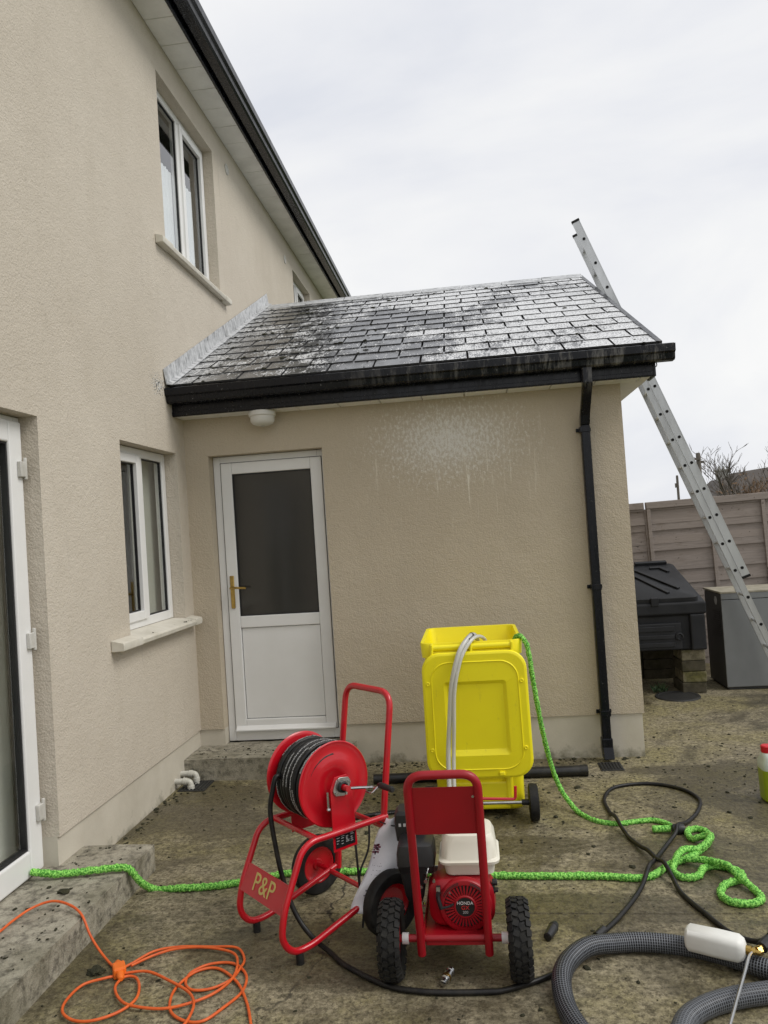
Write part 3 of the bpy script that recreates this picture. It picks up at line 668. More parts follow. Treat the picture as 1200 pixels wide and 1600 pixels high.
while x < XR-.02:
    w = min(.42, XR+.01-x); b = MB(); h0 = .026
    sec = lambda xx, lift: [rp_(xx, SLEN-.115, .022+lift), rp_(xx, SLEN-.01, .032+lift), Vector((xx, RY, RZ+.042+lift)), Vector((xx, RY+.12, RZ+.0+lift)), Vector((xx, RY+.12, RZ-.02+lift)), Vector((xx, RY, RZ+.018+lift)), rp_(xx, SLEN-.115, .010+lift)]
    li = rnd.uniform(-.002, .003); b.loft([sec(x, li), sec(x+w-.006, li)]); b.build('ridge_tile', 'lead', roof, sm=20, bev=.003); x += .42
b = MB()                                                        # verge trim down the gable edge
b.loft([[rp_(XR, s, -.05), rp_(XR+.018, s, -.05), rp_(XR+.018, s, .022), rp_(XR-.02, s, .024), rp_(XR-.02, s, .019), rp_(XR, s, .017)] for s in (.0, SLEN)])
b.build('verge_trim', 'black_gutter', roof, sm=0, bev=.002)
b = MB(); b.prism([(3.373, -.203, 2.606), (3.373, -.02, 2.606), (3.373, 2.65, 3.93), (3.373, 2.65, 4.14), (3.373, -.203, 2.765)], (.018, 0, 0)); b.build('bargeboard', 'black_gutter', house, sm=0, bev=.003)
for s0, s1 in ((-.02, 1.62), (1.60, SLEN+.17)):                     # lead against the main wall, two lengths lapped
    b = MB(); n = 14; hi, lo, ap, ap2 = [], [], [], []
    for i in range(n+1):
        s = s0+(s1-s0)*i/n; lift = .004 if s0 > 1 else 0
        w_ = .004*mnoise.noise((s*6, 0, 2)); q = rp_(0, min(s, SLEN+.2), .03)
        hi.append((.004+lift, q.y-.02, q.z+.108+w_)); lo.append((.014+lift+w_*.5, q.y, q.z+.004)); s_ap = min(s, SLEN)
        q2 = rp_(.15, s, .024); ap.append((.055+.010*mnoise.noise((s*9, 4, 2)), q2.y, q2.z)); ap2.append((.006, q.y-.02, q.z+.110+w_))
    b.loft([ap2, hi, lo, ap] if s1 < SLEN else [ap2[:], hi, lo, ap], False, False, closed=False)
    o = b.build('flashing', 'lead', roof, sm=40); m_ = o.modifiers.new('solid', 'SOLIDIFY'); m_.thickness = .003
# --- main eave
so2 = MB(); so2.box(.001, .23, -7.9, 9.4, 5.485, 5.50); so2 = so2.build('soffit', 'soffit', house, sm=0)
y = -3.9
while y < 9.3:
    bb = MB(); bb.box(.002, .229, y, y+.295, 5.460+rnd.uniform(-.0015, .0015), 5.4845); bb.build('soffit_board', 'soffit', so2, sm=0, bev=.003); y += .30
b = MB(); b.box(.231, .250, -7.95, 9.45, 5.445, 5.60); b.build('fascia', 'black_gutter', house, sm=0, bev=.003)
def g2(y): return [(.252, y, 5.60), (.252, y, 5.50), (.275, y, 5.482), (.345, y, 5.482), (.362, y, 5.495), (.368, y, 5.530), (.390, y, 5.545), (.393, y, 5.600), (.383, y, 5.602), (.380, y, 5.553), (.358, y, 5.54), (.352, y, 5.50), (.34, y, 5.49), (.28, y, 5.49), (.26, y, 5.506), (.26, y, 5.60)]
b = MB(); b.loft([g2(-7.95), g2(9.45)]); b.build('gutter', 'black_gutter', house, sm=30)
b = MB(); b.loft([[(.30, y, 5.61), (.30, y, 5.63), (-4, y, 8.1), (-8.3, y, 5.63), (-8.3, y, 5.61), (-4, y, 8.06)] for y in (-8.05, 9.55)]); mr = b.build('roof', 'roof_dark', house, sm=0); mr['label'] = 'roof of the main house'
for y, z in ((1.53, 5.235), (3.83, 5.17)):
    b = MB(); b.lathe([(0, .052), (.008, .050), (.008, .040), (.003, .036), (.003, 0.0)], 'x', (.0005, y, z), 24); v_ = b.build('wall_vent', 'pvc_dirty', house, sm=40)

# --- lamp under the eave
lp = thing('wall_lamp', 'round white bulkhead lamp under the eave above the back door', 'lamp', (.640, -.112, 2.610))
MB().lathe([(0, .088), (-.004, .098), (-.034, .098), (-.040, .093), (-.040, 0)], 'z', n=36).build('base', 'lamp_white', lp)
MB().lathe([(-.0402, .088), (-.075, .086), (-.094, .072), (-.104, .045), (-.107, .018), (-.107, 0)], 'z', n=36).build('diffuser', 'lamp_white', lp)
MB().lathe([(-.1065, .016), (-.113, .013), (-.113, 0)], 'z', n=16).build('screw_cap', 'pvc_dirty', lp)

# --- drains and pipes by the wall
gl = thing('gully_grate', 'dark square drain grate under the black downpipe', 'drain', (2.905, -.20, gz(2.9)))
b = MB(); b.box(-.075, .075, -.085, .085, -.01, .007); b.build('frame', 'grate', gl, sm=0, bev=.002)
for k in range(7): MB().box(-.062+.0205*k-.004, -.062+.0205*k+.004, -.072, .072, .0072, .012).build('slat', 'grate', gl, sm=0)
gl = thing('gully_grate', 'dark drain grate under two white waste pipes at the main wall', 'drain', (.10, -.455, gz(.1)))
b = MB(); b.box(-.085, .10, -.09, .12, -.01, .006); b.build('frame', 'grate', gl, sm=0, bev=.002)
for k in range(7): MB().box(-.07+.025*k-.005, -.07+.025*k+.005, -.075, .10, .0062, .011).build('slat', 'grate', gl, sm=0)
for y, z, lab in ((-.50, .090, 'lower nearer white waste pipe elbow over the drain'), (-.392, .108, 'rear white waste pipe elbow over the drain')):
    w = thing('waste_pipe', lab, 'pipe', (.0, y, z), group='white waste pipes')
    MB().tube(fillet([(-.02, 0, 0), (.095, 0, 0), (.095, 0, -.085)], .028, 6), .0195, n=14, smooth=False).build('pipe', 'white_pipe', w)
    b = MB(); b.cyl((.045, 0, 0), (.068, 0, 0), .0235, n=16); b.cyl((.095, 0, -.028), (.095, 0, -.052), .0235, n=16); b.build('collar', 'white_pipe', w)
dpz = gz(2.1)+.034
dpp = thing('drain_pipe', 'black plastic drainpipe lying along the foot of the extension wall', 'pipe', (2.05, -.405, dpz))
MB().tube([(-.72, -.04, 0), (0, 0, 0), (.675, .035, -.005)], .033, n=18, sub=4, cap=False).build('pipe', 'drain_pipe', dpp)
MB().lathe([(0, .0345), (.05, .0365), (.05, .030), (0.0, .030)], 'x', (.63, .033, -.004), 20, closed=True).build('socket', 'drain_pipe', dpp)

# ================================================================== REEL CART
A = Vector((.71, -.704, 0)).normalized(); CO = (1.456, -2.156, .02)
cart = thing('hose_reel_cart', 'red tubular hose reel cart with black hose beside the back door', 'hose reel', CO, math.atan2(A.y, A.x))
def cv(u, v, z): return (u, -v, z)
TR = .0135
for s in (-1, 1):
    u = .17*s
    pts = [cv(u, -.055, .150), cv(u, .20, .085), cv(u, .33, .050), cv(u, .415, .052), cv(u, .462, .115), cv(u, .445, .215), cv(u, .350, .420), cv(u, .300, .448), cv(u, .20, .445), cv(u, -.085, .440)]
    MB().tube(fillet(pts, .06, 5), TR, n=12, smooth=False).build('side_frame', 'red_paint', cart)
    f_ = MB().lathe([(0, .016), (.045, .0155)], 'z', cv(u, .385, 0), 14).build('foot', 'rubber', cart)
hp = [cv(-.165, -.045, .135), cv(-.165, -.075, .45), cv(-.165, -.155, .955), cv(.165, -.155, .955), cv(.165, -.075, .45), cv(.165, -.045, .135)]
MB().tube(fillet(hp, .075, 7), .0145, n=12, smooth=False).build('handle', 'red_paint', cart)
MB().cyl(cv(-.165, -.07, .40), cv(.165, -.07, .40), .012, n=10).build('cross_bar', 'red_paint', cart)
MB().cyl(cv(-.17, .27, .447), cv(.17, .27, .447), .012, n=10).build('cross_bar', 'red_paint', cart)
MB().cyl(cv(-.31, 0, .135), cv(.31, 0, .135), .011, n=12).build('axle', 'red_paint', cart)
b = MB(); q0, q1 = Vector(cv(0, .452, .205)), Vector(cv(0, .405, .305)); n_ = Vector(cv(0, 1, .45)).normalized()*.004
b.loft([[q0+Vector((-.165, 0, 0)), q0+Vector((.165, 0, 0)), q1+Vector((.165, 0, 0)), q1+Vector((-.165, 0, 0))], [p+n_ for p in (q0+Vector((-.165, 0, 0)), q0+Vector((.165, 0, 0)), q1+Vector((.165, 0, 0)), q1+Vector((-.165, 0, 0)))]])
npl = b.build('name_plate', 'red_paint', cart, sm=0)
ex = Vector((1, 0, 0)); ey = (q1-q0).normalized(); ez = ex.cross(ey); ctr = (q0+q1)/2 + n_*1.35
if ez.dot(n_) < 0: ez = -ez
def frame(o, X_, Y_): Z_ = X_.cross(Y_); return Matrix(((X_.x, Y_.x, Z_.x, o.x), (X_.y, Y_.y, Z_.y, o.y), (X_.z, Y_.z, Z_.z, o.z), (0, 0, 0, 1)))
text('lettering', 'P&P', .100, 'gold_ink', npl, frame(ctr+Vector((.0, 0, 0)), Vector((1, 0, 0)), ey) @ Matrix.Shear('XY', 4, (.15, 0)) if False else frame(ctr, Vector((1, 0, 0)), ey), .0008)
DC = Vector(cv(0, .135, .622))
def disc(u, out):
    b = MB(); k = out
    prof = [(0, .012), (.0, .05), (.004*k, .055), (.004*k, .105), (-.006*k, .125), (-.006*k, .160), (-.001*k, .172), (-.005*k, .176), (-.009*k, .172), (-.011*k, .160), (-.011*k, .125), (-.003*k, .105), (-.004*k, .012)]
    b.lathe(prof, 'x', (u, DC.y, DC.z), 56, closed=True); return b.build('reel_disc', 'red_paint', cart, sm=40)
disc(.118, 1); disc(-.146, -1)
MB().lathe([(-.14, .085), (.112, .085)], 'x', tuple(DC), 32).build('drum', 'red_paint', cart)
pts = []; rr2 = random.Random(3)
for lay, (R0, a0, a1) in enumerate(((.098, -.126, .100), (.118, .100, -.126), (.137, -.124, .098), (.155, .088, -.10))):
    turns = 9 if lay < 3 else 7
    for k in range(int(turns*24)):
        t = k/24; j = .004*math.sin(t*1.7+lay)+.003*math.sin(t*5.1)
        wob = .003*math.sin(t*2.3+lay*2)+.0022*math.sin(t*.9)
        a = 2*PI*t; pts.append((a0+(a1-a0)*t/turns+j, DC.y-(R0+wob)*math.sin(a), DC.z+(R0+wob)*math.cos(a)))
MB().tube(pts, .0118, n=8, smooth=False).build('wound_hose', 'hose_reel', cart, sm=60)
for s in (-1, 1):                                                    # plates that carry the shaft
    u = .158*s; b = MB(); poly = [cv(u, .070, .365), cv(u, .190, .365), cv(u, .190, .62), cv(u, .165, .665), cv(u, .105, .665), cv(u, .080, .62)]
    b.prism(poly, (.005*s, 0, 0)); pl = b.build('bearing_plate', 'red_paint', cart, sm=0, bev=.0015)
    b = MB(); c = Vector((u+.0055*s, DC.y, DC.z)); dia = []
    for a0, R in ((0, .046), (PI/2, .040), (PI, .046), (1.5*PI, .040)):
        for da in (-.28, 0, .28): dia.append((c.x, c.y+R*math.cos(a0+da+.5), c.z+R*math.sin(a0+da+.5)))
    b.prism(dia, (.006*s, 0, 0)); b.build('bearing', 'zinc', cart, sm=20, bev=.001)
    b = MB(); b.lathe([(0, .024), (.012*s, .023), (.014*s, .017), (.002*s, .016)], 'x', (u+.0115*s, DC.y, DC.z), 24); b.build('bearing_ring', 'black_plastic', cart)
    for a in (.5, .5+PI/2, .5+PI, .5+1.5*PI): MB().cyl((c.x+.006*s, c.y+.036*math.cos(a), c.z+.036*math.sin(a)), (c.x+.011*s, c.y+.036*math.cos(a), c.z+.036*math.sin(a)), .005, n=6).build('bolt', 'steel', cart)
b = MB(); b.cyl((.15, DC.y, DC.z), (.215, DC.y, DC.z), .0125, n=16); b.build('shaft', 'red_paint', cart)
ck = Vector((.205, DC.y, DC.z))
b = MB(); b.tube(fillet([ck, ck+Vector((.012, .055, -.008)), ck+Vector((.020, .115, -.020)), ck+Vector((.05, .118, -.018))], .02, 4), .006, n=8, smooth=False); b.tube(fillet([ck+Vector((.012, .085, -.03)), ck+Vector((.045, .09, -.034)), ck+Vector((.055, .135, .0))], .01, 4), .004, n=8, smooth=False); b.build('crank_arm', 'steel', cart)
b = MB(); h0 = ck+Vector((.045, .128, -.008)); b.lathe([(0, .008), (.008, .0125), (.03, .0135), (.075, .0115), (.088, .0125), (.094, .009), (.094, 0)], 'x', tuple(h0), 16); b.build('crank_handle', 'black_plastic', cart)
b = MB(); b.cyl(cv(.1635, .205, .615), cv(.1635, .205, .550), .0045, n=8); b.lathe([(-.009, .0), (-.006, .007), (.0, .0095), (.006, .007), (.009, 0)], 'z', cv(.1635, .205, .545), 12); b.build('lock_pin', 'steel', cart)
lb_ = MB(); lb_.box(.1635, .1648, -.180, -.082, .378, .452); lb_ = lb_.build('rating_label', 'label_black', cart, sm=0)
r5 = random.Random(5)
b = MB()
for c in range(4):
    z = .440
    while z > .388:
        w = r5.uniform(.008, .017); y0 = -.176+c*.0235; b.box(.1649, .1652, y0, y0+w, z, z+.0022); z -= r5.choice((.0055, .008, .011))
b.build('label_print', 'grey_ink', lb_, sm=0)
def wheel(parent, c, r, w, rim_mat, tread, side):
    b = MB(); h = w/2
    b.lathe([(-h*.75, r*.62), (-h, r*.78), (-h*.92, r*.93), (-h*.6, r*.985), (0, r*.995), (h*.6, r*.985), (h*.92, r*.93), (h, r*.78), (h*.75, r*.62)], 'x', c, 44, closed=True)
    if tread:
        for row, (xo, ph) in enumerate(((-.30, 0), (.30, .5), (-.78, .5), (.78, 0))):
            for k in range(26):
                a = 2*PI*(k+ph)/26; hh = r*(1.005 if row < 2 else .965); T = Matrix.Translation(Vector(c)) @ Matrix.Rotation(a, 4, 'X') @ Matrix.Translation((xo*h, 0, hh)) @ Matrix.Rotation((.35 if row % 2 else -.35) if row < 2 else 0, 4, 'Z') @ Matrix.Rotation(0 if row < 2 else (.6 if xo > 0 else -.6), 4, 'Y')
                b.box(-h*.26, h*.26, -r*.075, r*.075, -.006, .0042, T)
    ty = b.build('wheel', 'rubber', parent, sm=40)
    b = MB(); rw = r*.63; b.lathe([(-h*.55, rw), (-h*.55, rw*.9), (-h*.15, rw*.75), (-h*.1, rw*.32), (-h*.45, rw*.26), (-h*.45, .010), (h*.45, .010), (h*.45, rw*.26), (h*.1, rw*.32), (h*.15, rw*.75), (h*.55, rw*.9), (h*.55, rw)], 'x', c, 36, closed=True); b.build('rim', rim_mat, ty, sm=40)
    b = MB(); b.cyl((c[0]+side*h*.46, c[1], c[2]), (c[0]+side*h*.95, c[1], c[2]), .011, n=12); b.build('hub_cap', 'zinc', ty)
    return ty
wheel(cart, (-.272, 0, .133), .133, .055, 'red_paint', False, -1); wheel(cart, (.272, 0, .133), .133, .060, 'red_paint', False, 1)
b = MB(); b.tube([cv(.15, .08, .40), cv(.155, .075, .34), cv(.155, .07, .20), cv(.158, .06, .09), cv(.16, .07, .02)], .005, n=7); b.tube([cv(.155, .0, .42), cv(.16, .015, .33), cv(.155, .06, .25), cv(.155, .068, .2)], .0045, n=7); b.build('cable', 'black_plastic', cart)

# white printed sheet strapped to the cart upright
b = MB(); R1 = []; nu, nvv = 12, 26
for j in range(nvv+1):
    t = j/nvv; z = .47-.352*t; xl = 1.632-.155*t-.006*math.sin(t*9); xr = 1.705-.045*t**2-.055*max(0, t-.35)+.012*math.sin(t*4)
    if t < .08: xl += .01; xr -= .008
    row = []
    for i in range(nu+1):
        s = i/nu; x = xl+(xr-xl)*s; y = -2.262-.085*t-.018*math.sin(s*PI*1.2)-.01*math.sin(t*11+s*3)+.02*t*(s-.5)
        row.append((x, y, z+.012*s*(1-t)))
    R1.append(row)
b.loft(R1, False, False, closed=False)
sh = b.build('printed_sheet', 'white_paper', sm=60); m_ = sh.modifiers.new('solid', 'SOLIDIFY'); m_.thickness = .002
tag(sh, 'crumpled white printed plastic sheet hanging from the reel cart upright', 'sheet')
def on_sheet(s, t, up=.004):
    i, j = min(int(s*nu), nu-1), min(int(t*nvv), nvv-1); p = Vector(R1[j][i]); return Vector((p.x+(R1[j][i+1][0]-p.x)*(s*nu-i), p.y-up, p.z+(R1[j+1][i][2]-p.z)*(t*nvv-j)))
r6 = random.Random(9); b = MB()
for k in range(26):
    p = on_sheet(min(.95, max(.03, r6.gauss(.14, .10))), r6.uniform(.28, .43)); a = r6.uniform(.0025, .006); b.box(p.x-a, p.x+a, p.y-.0005, p.y, p.z-a*.7, p.z+a*.7, )
tag(b.build('print_red', 'print_red', sh, sm=0), kind='stuff')
b = MB()
for k in range(22):
    p = on_sheet(min(.9, max(.1, r6.gauss(.36, .10))), r6.uniform(.70, .84)); a = r6.uniform(.002, .005); b.box(p.x-a, p.x+a, p.y-.0005, p.y, p.z-a*.8, p.z+a*.8)
for k in range(7):
    for i in range(6):
        p = on_sheet(.12+.055*i, .48+.022*k); b.box(p.x, p.x+r6.uniform(.003, .0045), p.y-.0005, p.y, p.z, p.z+.0018)
tag(b.build('print_grey', 'print_grey', sh, sm=0), kind='stuff')
st = MB().tube([(1.60, -2.235, .448), (1.63, -2.275, .452), (1.67, -2.292, .447), (1.70, -2.28, .440)], .003, n=6).build('strap', 'black_plastic', sh)

# ================================================================== PRESSURE WASHER
wz = gz(1.92)
ws = thing('pressure_washer', 'red petrol pressure washer on two knobbly wheels with cream tank', 'pressure washer', (1.918, -2.625, wz))
for s in (-1, 1):
    wheel(ws, (.236*s, 0, .139), .135, .080, 'red_paint', True, s)
    MB().cyl((.172*s, 0, .142), (.196*s, 0, .142), .020, n=16).build('wheel_spacer', 'pvc_white', ws)
MB().cyl((-.25, 0, .142), (.25, 0, .142), .0135, n=14).build('axle', 'red_dark', ws)
def hy(z): return -.028-.145*(z-.1)/.7
hp = [(-.124, hy(.098), .098), (-.124, hy(.80), .800), (.124, hy(.80), .800), (.124, hy(.098), .098)]
MB().tube(fillet(hp, .062, 8), .0155, n=14, smooth=False).build('handle', 'red_dark', ws)
b = MB(); p0, p1 = Vector((0, hy(.573)+.003, .573)), Vector((0, hy(.752)+.003, .752))
b.loft([[p0+Vector((-.116, 0, 0)), p0+Vector((.116, 0, 0)), p1+Vector((.116, 0, 0)), p1+Vector((-.116, 0, 0))], [q+Vector((0, .003, 0)) for q in (p0+Vector((-.116, 0, 0)), p0+Vector((.116, 0, 0)), p1+Vector((.116, 0, 0)), p1+Vector((-.116, 0, 0)))]])
pn = b.build('handle_panel', 'red_dark', ws, sm=0)
MB().cyl((.104, hy(.71)+.003, .715), (.104, hy(.71)-.002, .715), .0045, n=8).build('screw', 'steel', pn)
MB().tube(fillet([(.135, hy(.71), .706), (.252, hy(.71)+.004, .700), (.255, hy(.71)+.004, .745)], .01, 4), .0052, n=8, smooth=False).build('lance_hook', 'red_paint', ws)
b = MB(); b.box(-.118, .118, .0, .46, .128, .134); b.box(-.118, -.114, .0, .46, .1345, .165); b.box(.114, .118, .0, .46, .1345, .165); b.box(-.108, .108, -.006, -.0005, .118, .150)
for s in (-1, 1): b.prism([(.119*s, -.012, .135), (.119*s, .10, .135), (.119*s, -.026, .36)], (.004*s, 0, 0))
b.build('base_plate', 'red_dark', ws, sm=0, bev=.0015)
for s in (-1, 1): b = MB(); b.lathe([(0, .018), (.127, .016)], 'z', (.10*s, .43, 0), 14); b.build('foot', 'rubber', ws)
# engine
b = MB(); rings = []
for y, w, h, r in ((.085, .225, .150, .05), (.095, .250, .175, .055), (.17, .260, .180, .055), (.20, .20, .165, .04), (.36, .19, .16, .03)):
    rings.append([(.030+x_, y, .228+z_) for x_, z_ in rr(w, h, r, 5)])
b.loft(rings); b.build('engine_shroud', 'red_dark', ws, sm=40)
FC = (.043, .080, .224)
b = MB(); b.lathe([(.012, .103), (-.004, .102), (-.012, .096), (-.014, .084), (-.014, .080), (-.006, .078), (-.006, .0)], 'y', FC, 48); fan = b.build('recoil_cover', 'red_dark', ws, sm=40)
b = MB(); b.lathe([(-.0062, .077), (-.0075, .077), (-.0075, .0)], 'y', FC, 40); b.build('vent_back', 'rung_dark', fan, sm=30)
b = MB()
for k in range(34):
    T = Matrix.Translation(Vector(FC)) @ Matrix.Rotation(2*PI*k/34, 4, 'Y'); b.box(-.0031, .0031, -.0155, -.0076, .040, .0775, T)
b.lathe([(-.0076, .043), (-.016, .043), (-.0185, .040), (-.0185, .036), (-.010, .036)], 'y', FC, 40); b.build('vent_ribs', 'red_dark', fan, sm=30)
b = MB(); b.lathe([(-.010, .036), (-.0175, .0355), (-.0175, 0)], 'y', FC, 36); badge = b.build('badge', 'label_black', fan, sm=30)
def front(o): return frame(Vector(o), Vector((1, 0, 0)), Vector((0, 0, 1)))
text('lettering', 'HONDA', .0165, 'white_ink', badge, front((FC[0], FC[1]-.0182, FC[2]+.0145)), .0005)
text('lettering', 'GX', .0215, 'red_ink', badge, front((FC[0], FC[1]-.0182, FC[2]-.003)), .0005)
text('lettering', '200', .014, 'grey_ink', badge, front((FC[0], FC[1]-.0182, FC[2]-.0195)), .0005)
b = MB()
for R, a0, a1 in ((.089, .30, 2.85), (.0935, .5, 2.6)):
    pass
for R in (.0855, .0905, .0955):
    for a0, a1 in ((.45, 1.30), (1.80, 2.70)):
        n = 8; pr = [(FC[0]+R*math.cos(a0+(a1-a0)*k/n), FC[1]-.0150+(.008 if R > .093 else .001 if R > .088 else 0), FC[2]+R*math.sin(a0+(a1-a0)*k/n)) for k in range(n+1)]
        b.tube(pr, .0013, n=5, smooth=False)
b.build('vent_slots', 'rung_dark', fan)
b = MB(); b.tube([(-.052, .060, .285), (-.058, .058, .268), (-.052, .055, .240), (-.047, .055, .222)], .0085, n=8); b.tube([(-.047, .056, .224), (-.02, .058, .228), (.0, .064, .236)], .0045, n=6); b.box(-.063, -.047, .058, .078, .283, .300); b.build('starter_grip', 'black_plastic', ws, sm=40)
MB().box(-.062, -.048, .0555, .0578, .286, .302).build('grip_guide', 'zinc', ws, sm=0)
for x_, z_ in ((-.012, .275), (-.07, .318), (.112, .30)): MB().cyl((x_, .082, z_), (x_, .070, z_), .006, n=6).build('bolt', 'steel', ws)
# fuel tank
b = MB(); rings = []
for z, w, d_, r in ((.316, .170, .16, .03), (.322, .188, .18, .032), (.366, .202, .196, .035), (.368, .232, .226, .035), (.378, .236, .230, .036), (.381, .226, .22, .036), (.386, .218, .212, .04), (.445, .206, .20, .04), (.470, .184, .18, .045), (.478, .14, .14, .05)):
    rings.append([(.068+x_, .205+y_, z) for x_, y_ in rr(w, d_, r, 5)])
b.loft(rings); tk = b.build('fuel_tank', 'cream_tank', ws, sm=40)
b = MB(); b.lathe([(.4785, .036), (.488, .037), (.502, .035), (.505, .03), (.505, 0)], 'z', (.10, .22, 0), 24); b.build('fuel_cap', 'black_plastic', tk)
# air cleaner, carburettor cover, silencer guard
b = MB(); rings = [[(-.142+x_, .20+y_, z) for x_, y_ in rr(w, d_, r*.7, 2)] for z, w, d_, r in ((.320, .135, .13, .02), (.345, .146, .145, .022), (.350, .150, .150, .022), (.395, .148, .148, .024), (.425, .136, .136, .03), (.432, .11, .11, .03))]
b.loft(rings); b.build('air_cleaner', 'black_plastic', ws, sm=24)
b = MB(); rings = [[(-.155+x_, .20+y_, z) for x_, y_ in rr(w, d_, r*.7, 2)] for z, w, d_, r in ((.190, .05, .07, .012), (.225, .075, .10, .015), (.322, .105, .11, .018))]
b.loft(rings); cb = b.build('intake_cover', 'black_plastic', ws, sm=40)
text('lettering', 'GB', .024, 'grey_ink', cb, frame(Vector((-.150, .1405, .245)), Vector((0, 0, 1)), Vector((-1, 0, 0))), .0006)
b = MB(); rings = [[(-.165+x_, .30+y_, z) for x_, y_ in rr(w, d_, r*.6, 2)] for z, w, d_, r in ((.40, .12, .10, .02), (.455, .13, .11, .02), (.505, .128, .108, .025), (.520, .10, .09, .02))]
b.loft(rings); sg = b.build('silencer_guard', 'black_plastic', ws, sm=24)
for k in range(5): MB().box(-.212+.019*k, -.202+.019*k, .2425, .2447, .462, .474).build('guard_slot', 'grey_ink', sg, sm=0)
for x_, y0_, y1_, z_, r_b in ((-.125, .135, .118, .275, .007), (-.132, .135, .112, .222, .0075), (-.118, .135, .115, .205, .006)): MB().cyl((x_, y0_, z_), (x_, y1_, z_), r_b, n=8).build('bolt', 'steel', ws)
b = MB(); b.cyl((-.105, .13, .30), (-.105, .11, .30), .008, n=8); b.tube([(-.105, .118, .30), (-.098, .116, .33), (-.092, .13, .345)], .003, n=6); b.build('linkage', 'steel', ws)
b = MB(); b.box(.128, .160, .10, .125, .255, .285); b.box(.150, .172, .095, .12, .262, .272); b.lathe([(0, .012), (.02, .012)], 'x', (.150, .11, .295), 10); b.build('throttle_lever', 'black_plastic', ws, sm=0, bev=.002)
b = MB(); b.box(-.10, .10, .34, .46, .14, .26); b.cyl((-.03, .46, .20), (-.03, .50, .20), .02, n=12); b.build('pump', 'zinc', ws, sm=30, bev=.006)

# ================================================================== YELLOW BIN
bz = gz(2.04)
bn = thing('wheelie_bin', 'yellow two wheeled bin with its lid hanging open at the back', 'bin', (2.035, -.72, bz))
rings = [[(x_, y_+yo, z) for x_, y_ in rr(w, d_, r, 5)] for z, w, d_, r, yo in ((.03, .48, .42, .05, -.09), (.045, .50, .46, .06, -.085), (.26, .505, .50, .06, -.075), (.275, .515, .515, .06, -.072), (.68, .535, .60, .055, -.035), (.915, .548, .645, .05, -.012), (.92, .575, .675, .05, -.012), (.998, .587, .690, .05, -.008), (1.005, .582, .685, .05, -.008), (1.003, .545, .65, .045, -.008), (.92, .530, .63, .045, -.01), (.30, .48, .50, .05, -.07))]
MB().loft(rings).build('body', 'yellow_plastic', bn, sm=35)
b = MB(); b.box(-.17, .17, -.338, -.20, .04, .20); b.box(.145, .185, -.345, -.25, .06, .24); b.box(-.185, -.145, -.345, -.25, .06, .24); b.build('axle_housing', 'yellow_plastic', bn, sm=0, bev=.012)
for z, y in ((.985, -.402), (.953, -.384)):
    b = MB(); b.cyl((-.215, y, z), (.225, y, z), .0165, n=14); b.build('hinge_bar', 'yellow_plastic', bn)
for x_ in (-.222, .0, .228): MB().box(x_-.007, x_+.007, -.425, -.345, .932, 1.004).build('hinge_bracket', 'yellow_plastic', bn, sm=0, bev=.004)
# lid: rounded panel hanging down, stepped and dished
lt = Matrix.Translation((.008, -.420, .598)) @ Matrix.Rotation(math.radians(90+3.2), 4, 'X')
def lid_ring(w, h, r, z, dy=0): return [lt @ Vector((x_*(1+.018*(y_<0)), y_+dy, z)) for x_, y_ in rr(w, h, r, 7)]
b = MB(); b.loft([lid_ring(.560, .690, .09, -.035), lid_ring(.582, .715, .10, -.030), lid_ring(.590, .725, .105, -.012), lid_ring(.582, .717, .10, -.002), lid_ring(.560, .695, .095, .003), lid_ring(.492, .620, .10, .0035), lid_ring(.488, .616, .10, .0085), lid_ring(.483, .611, .10, .0085), lid_ring(.479, .607, .10, .0045), lid_ring(.350, .425, .018, .006, -.015), lid_ring(.312, .372, .012, -.010, -.010), lid_ring(.20, .24, .01, -.010, -.01)])
lid = b.build('lid', 'yellow_plastic', bn, sm=13, bev=.002)
for x_, y_ in ((-.262, .19), (.262, .19), (-.262, -.19), (.262, -.19)):
    b = MB(); p = lt @ Vector((x_, y_, .002)); b.lathe([(0, .012), (-.006, .012), (-.008, .008), (-.004, .005), (-.004, 0)], 'y', tuple(p), 14); b.build('lid_stud', 'yellow_plastic', lid)
b = MB(); p = lt @ Vector((.12, -.332, .004)); b.box(p.x-.016, p.x+.016, p.y-.016, p.y+.01, p.z-.012, p.z+.012); b.build('lid_tab', 'yellow_plastic', lid, sm=0, bev=.006)
for s in (-1, 1):
    b = MB(); c = (.292*s, -.40, .1); b.lathe([(-.02, .03), (-.026, .085), (-.022, .098), (0, .1), (.022, .098), (.026, .085), (.02, .03)], 'x', c, 32); wl = b.build('wheel', 'rubber', bn, sm=40)
    b = MB(); b.cyl((.225*s, -.40, .1), (.268*s, -.40, .1), .016, n=14); b.build('hub', 'black_plastic', wl)
MB().cyl((-.262, -.40, .1), (.262, -.40, .1), .0095, n=12).build('axle', 'zinc', bn)

# ================================================================== HOSES
def ground_path(pts, h): return [(x_, y_, gz(x_)+(h if len(p) == 2 else p[2])) for p in pts for x_, y_ in [p[:2]]]
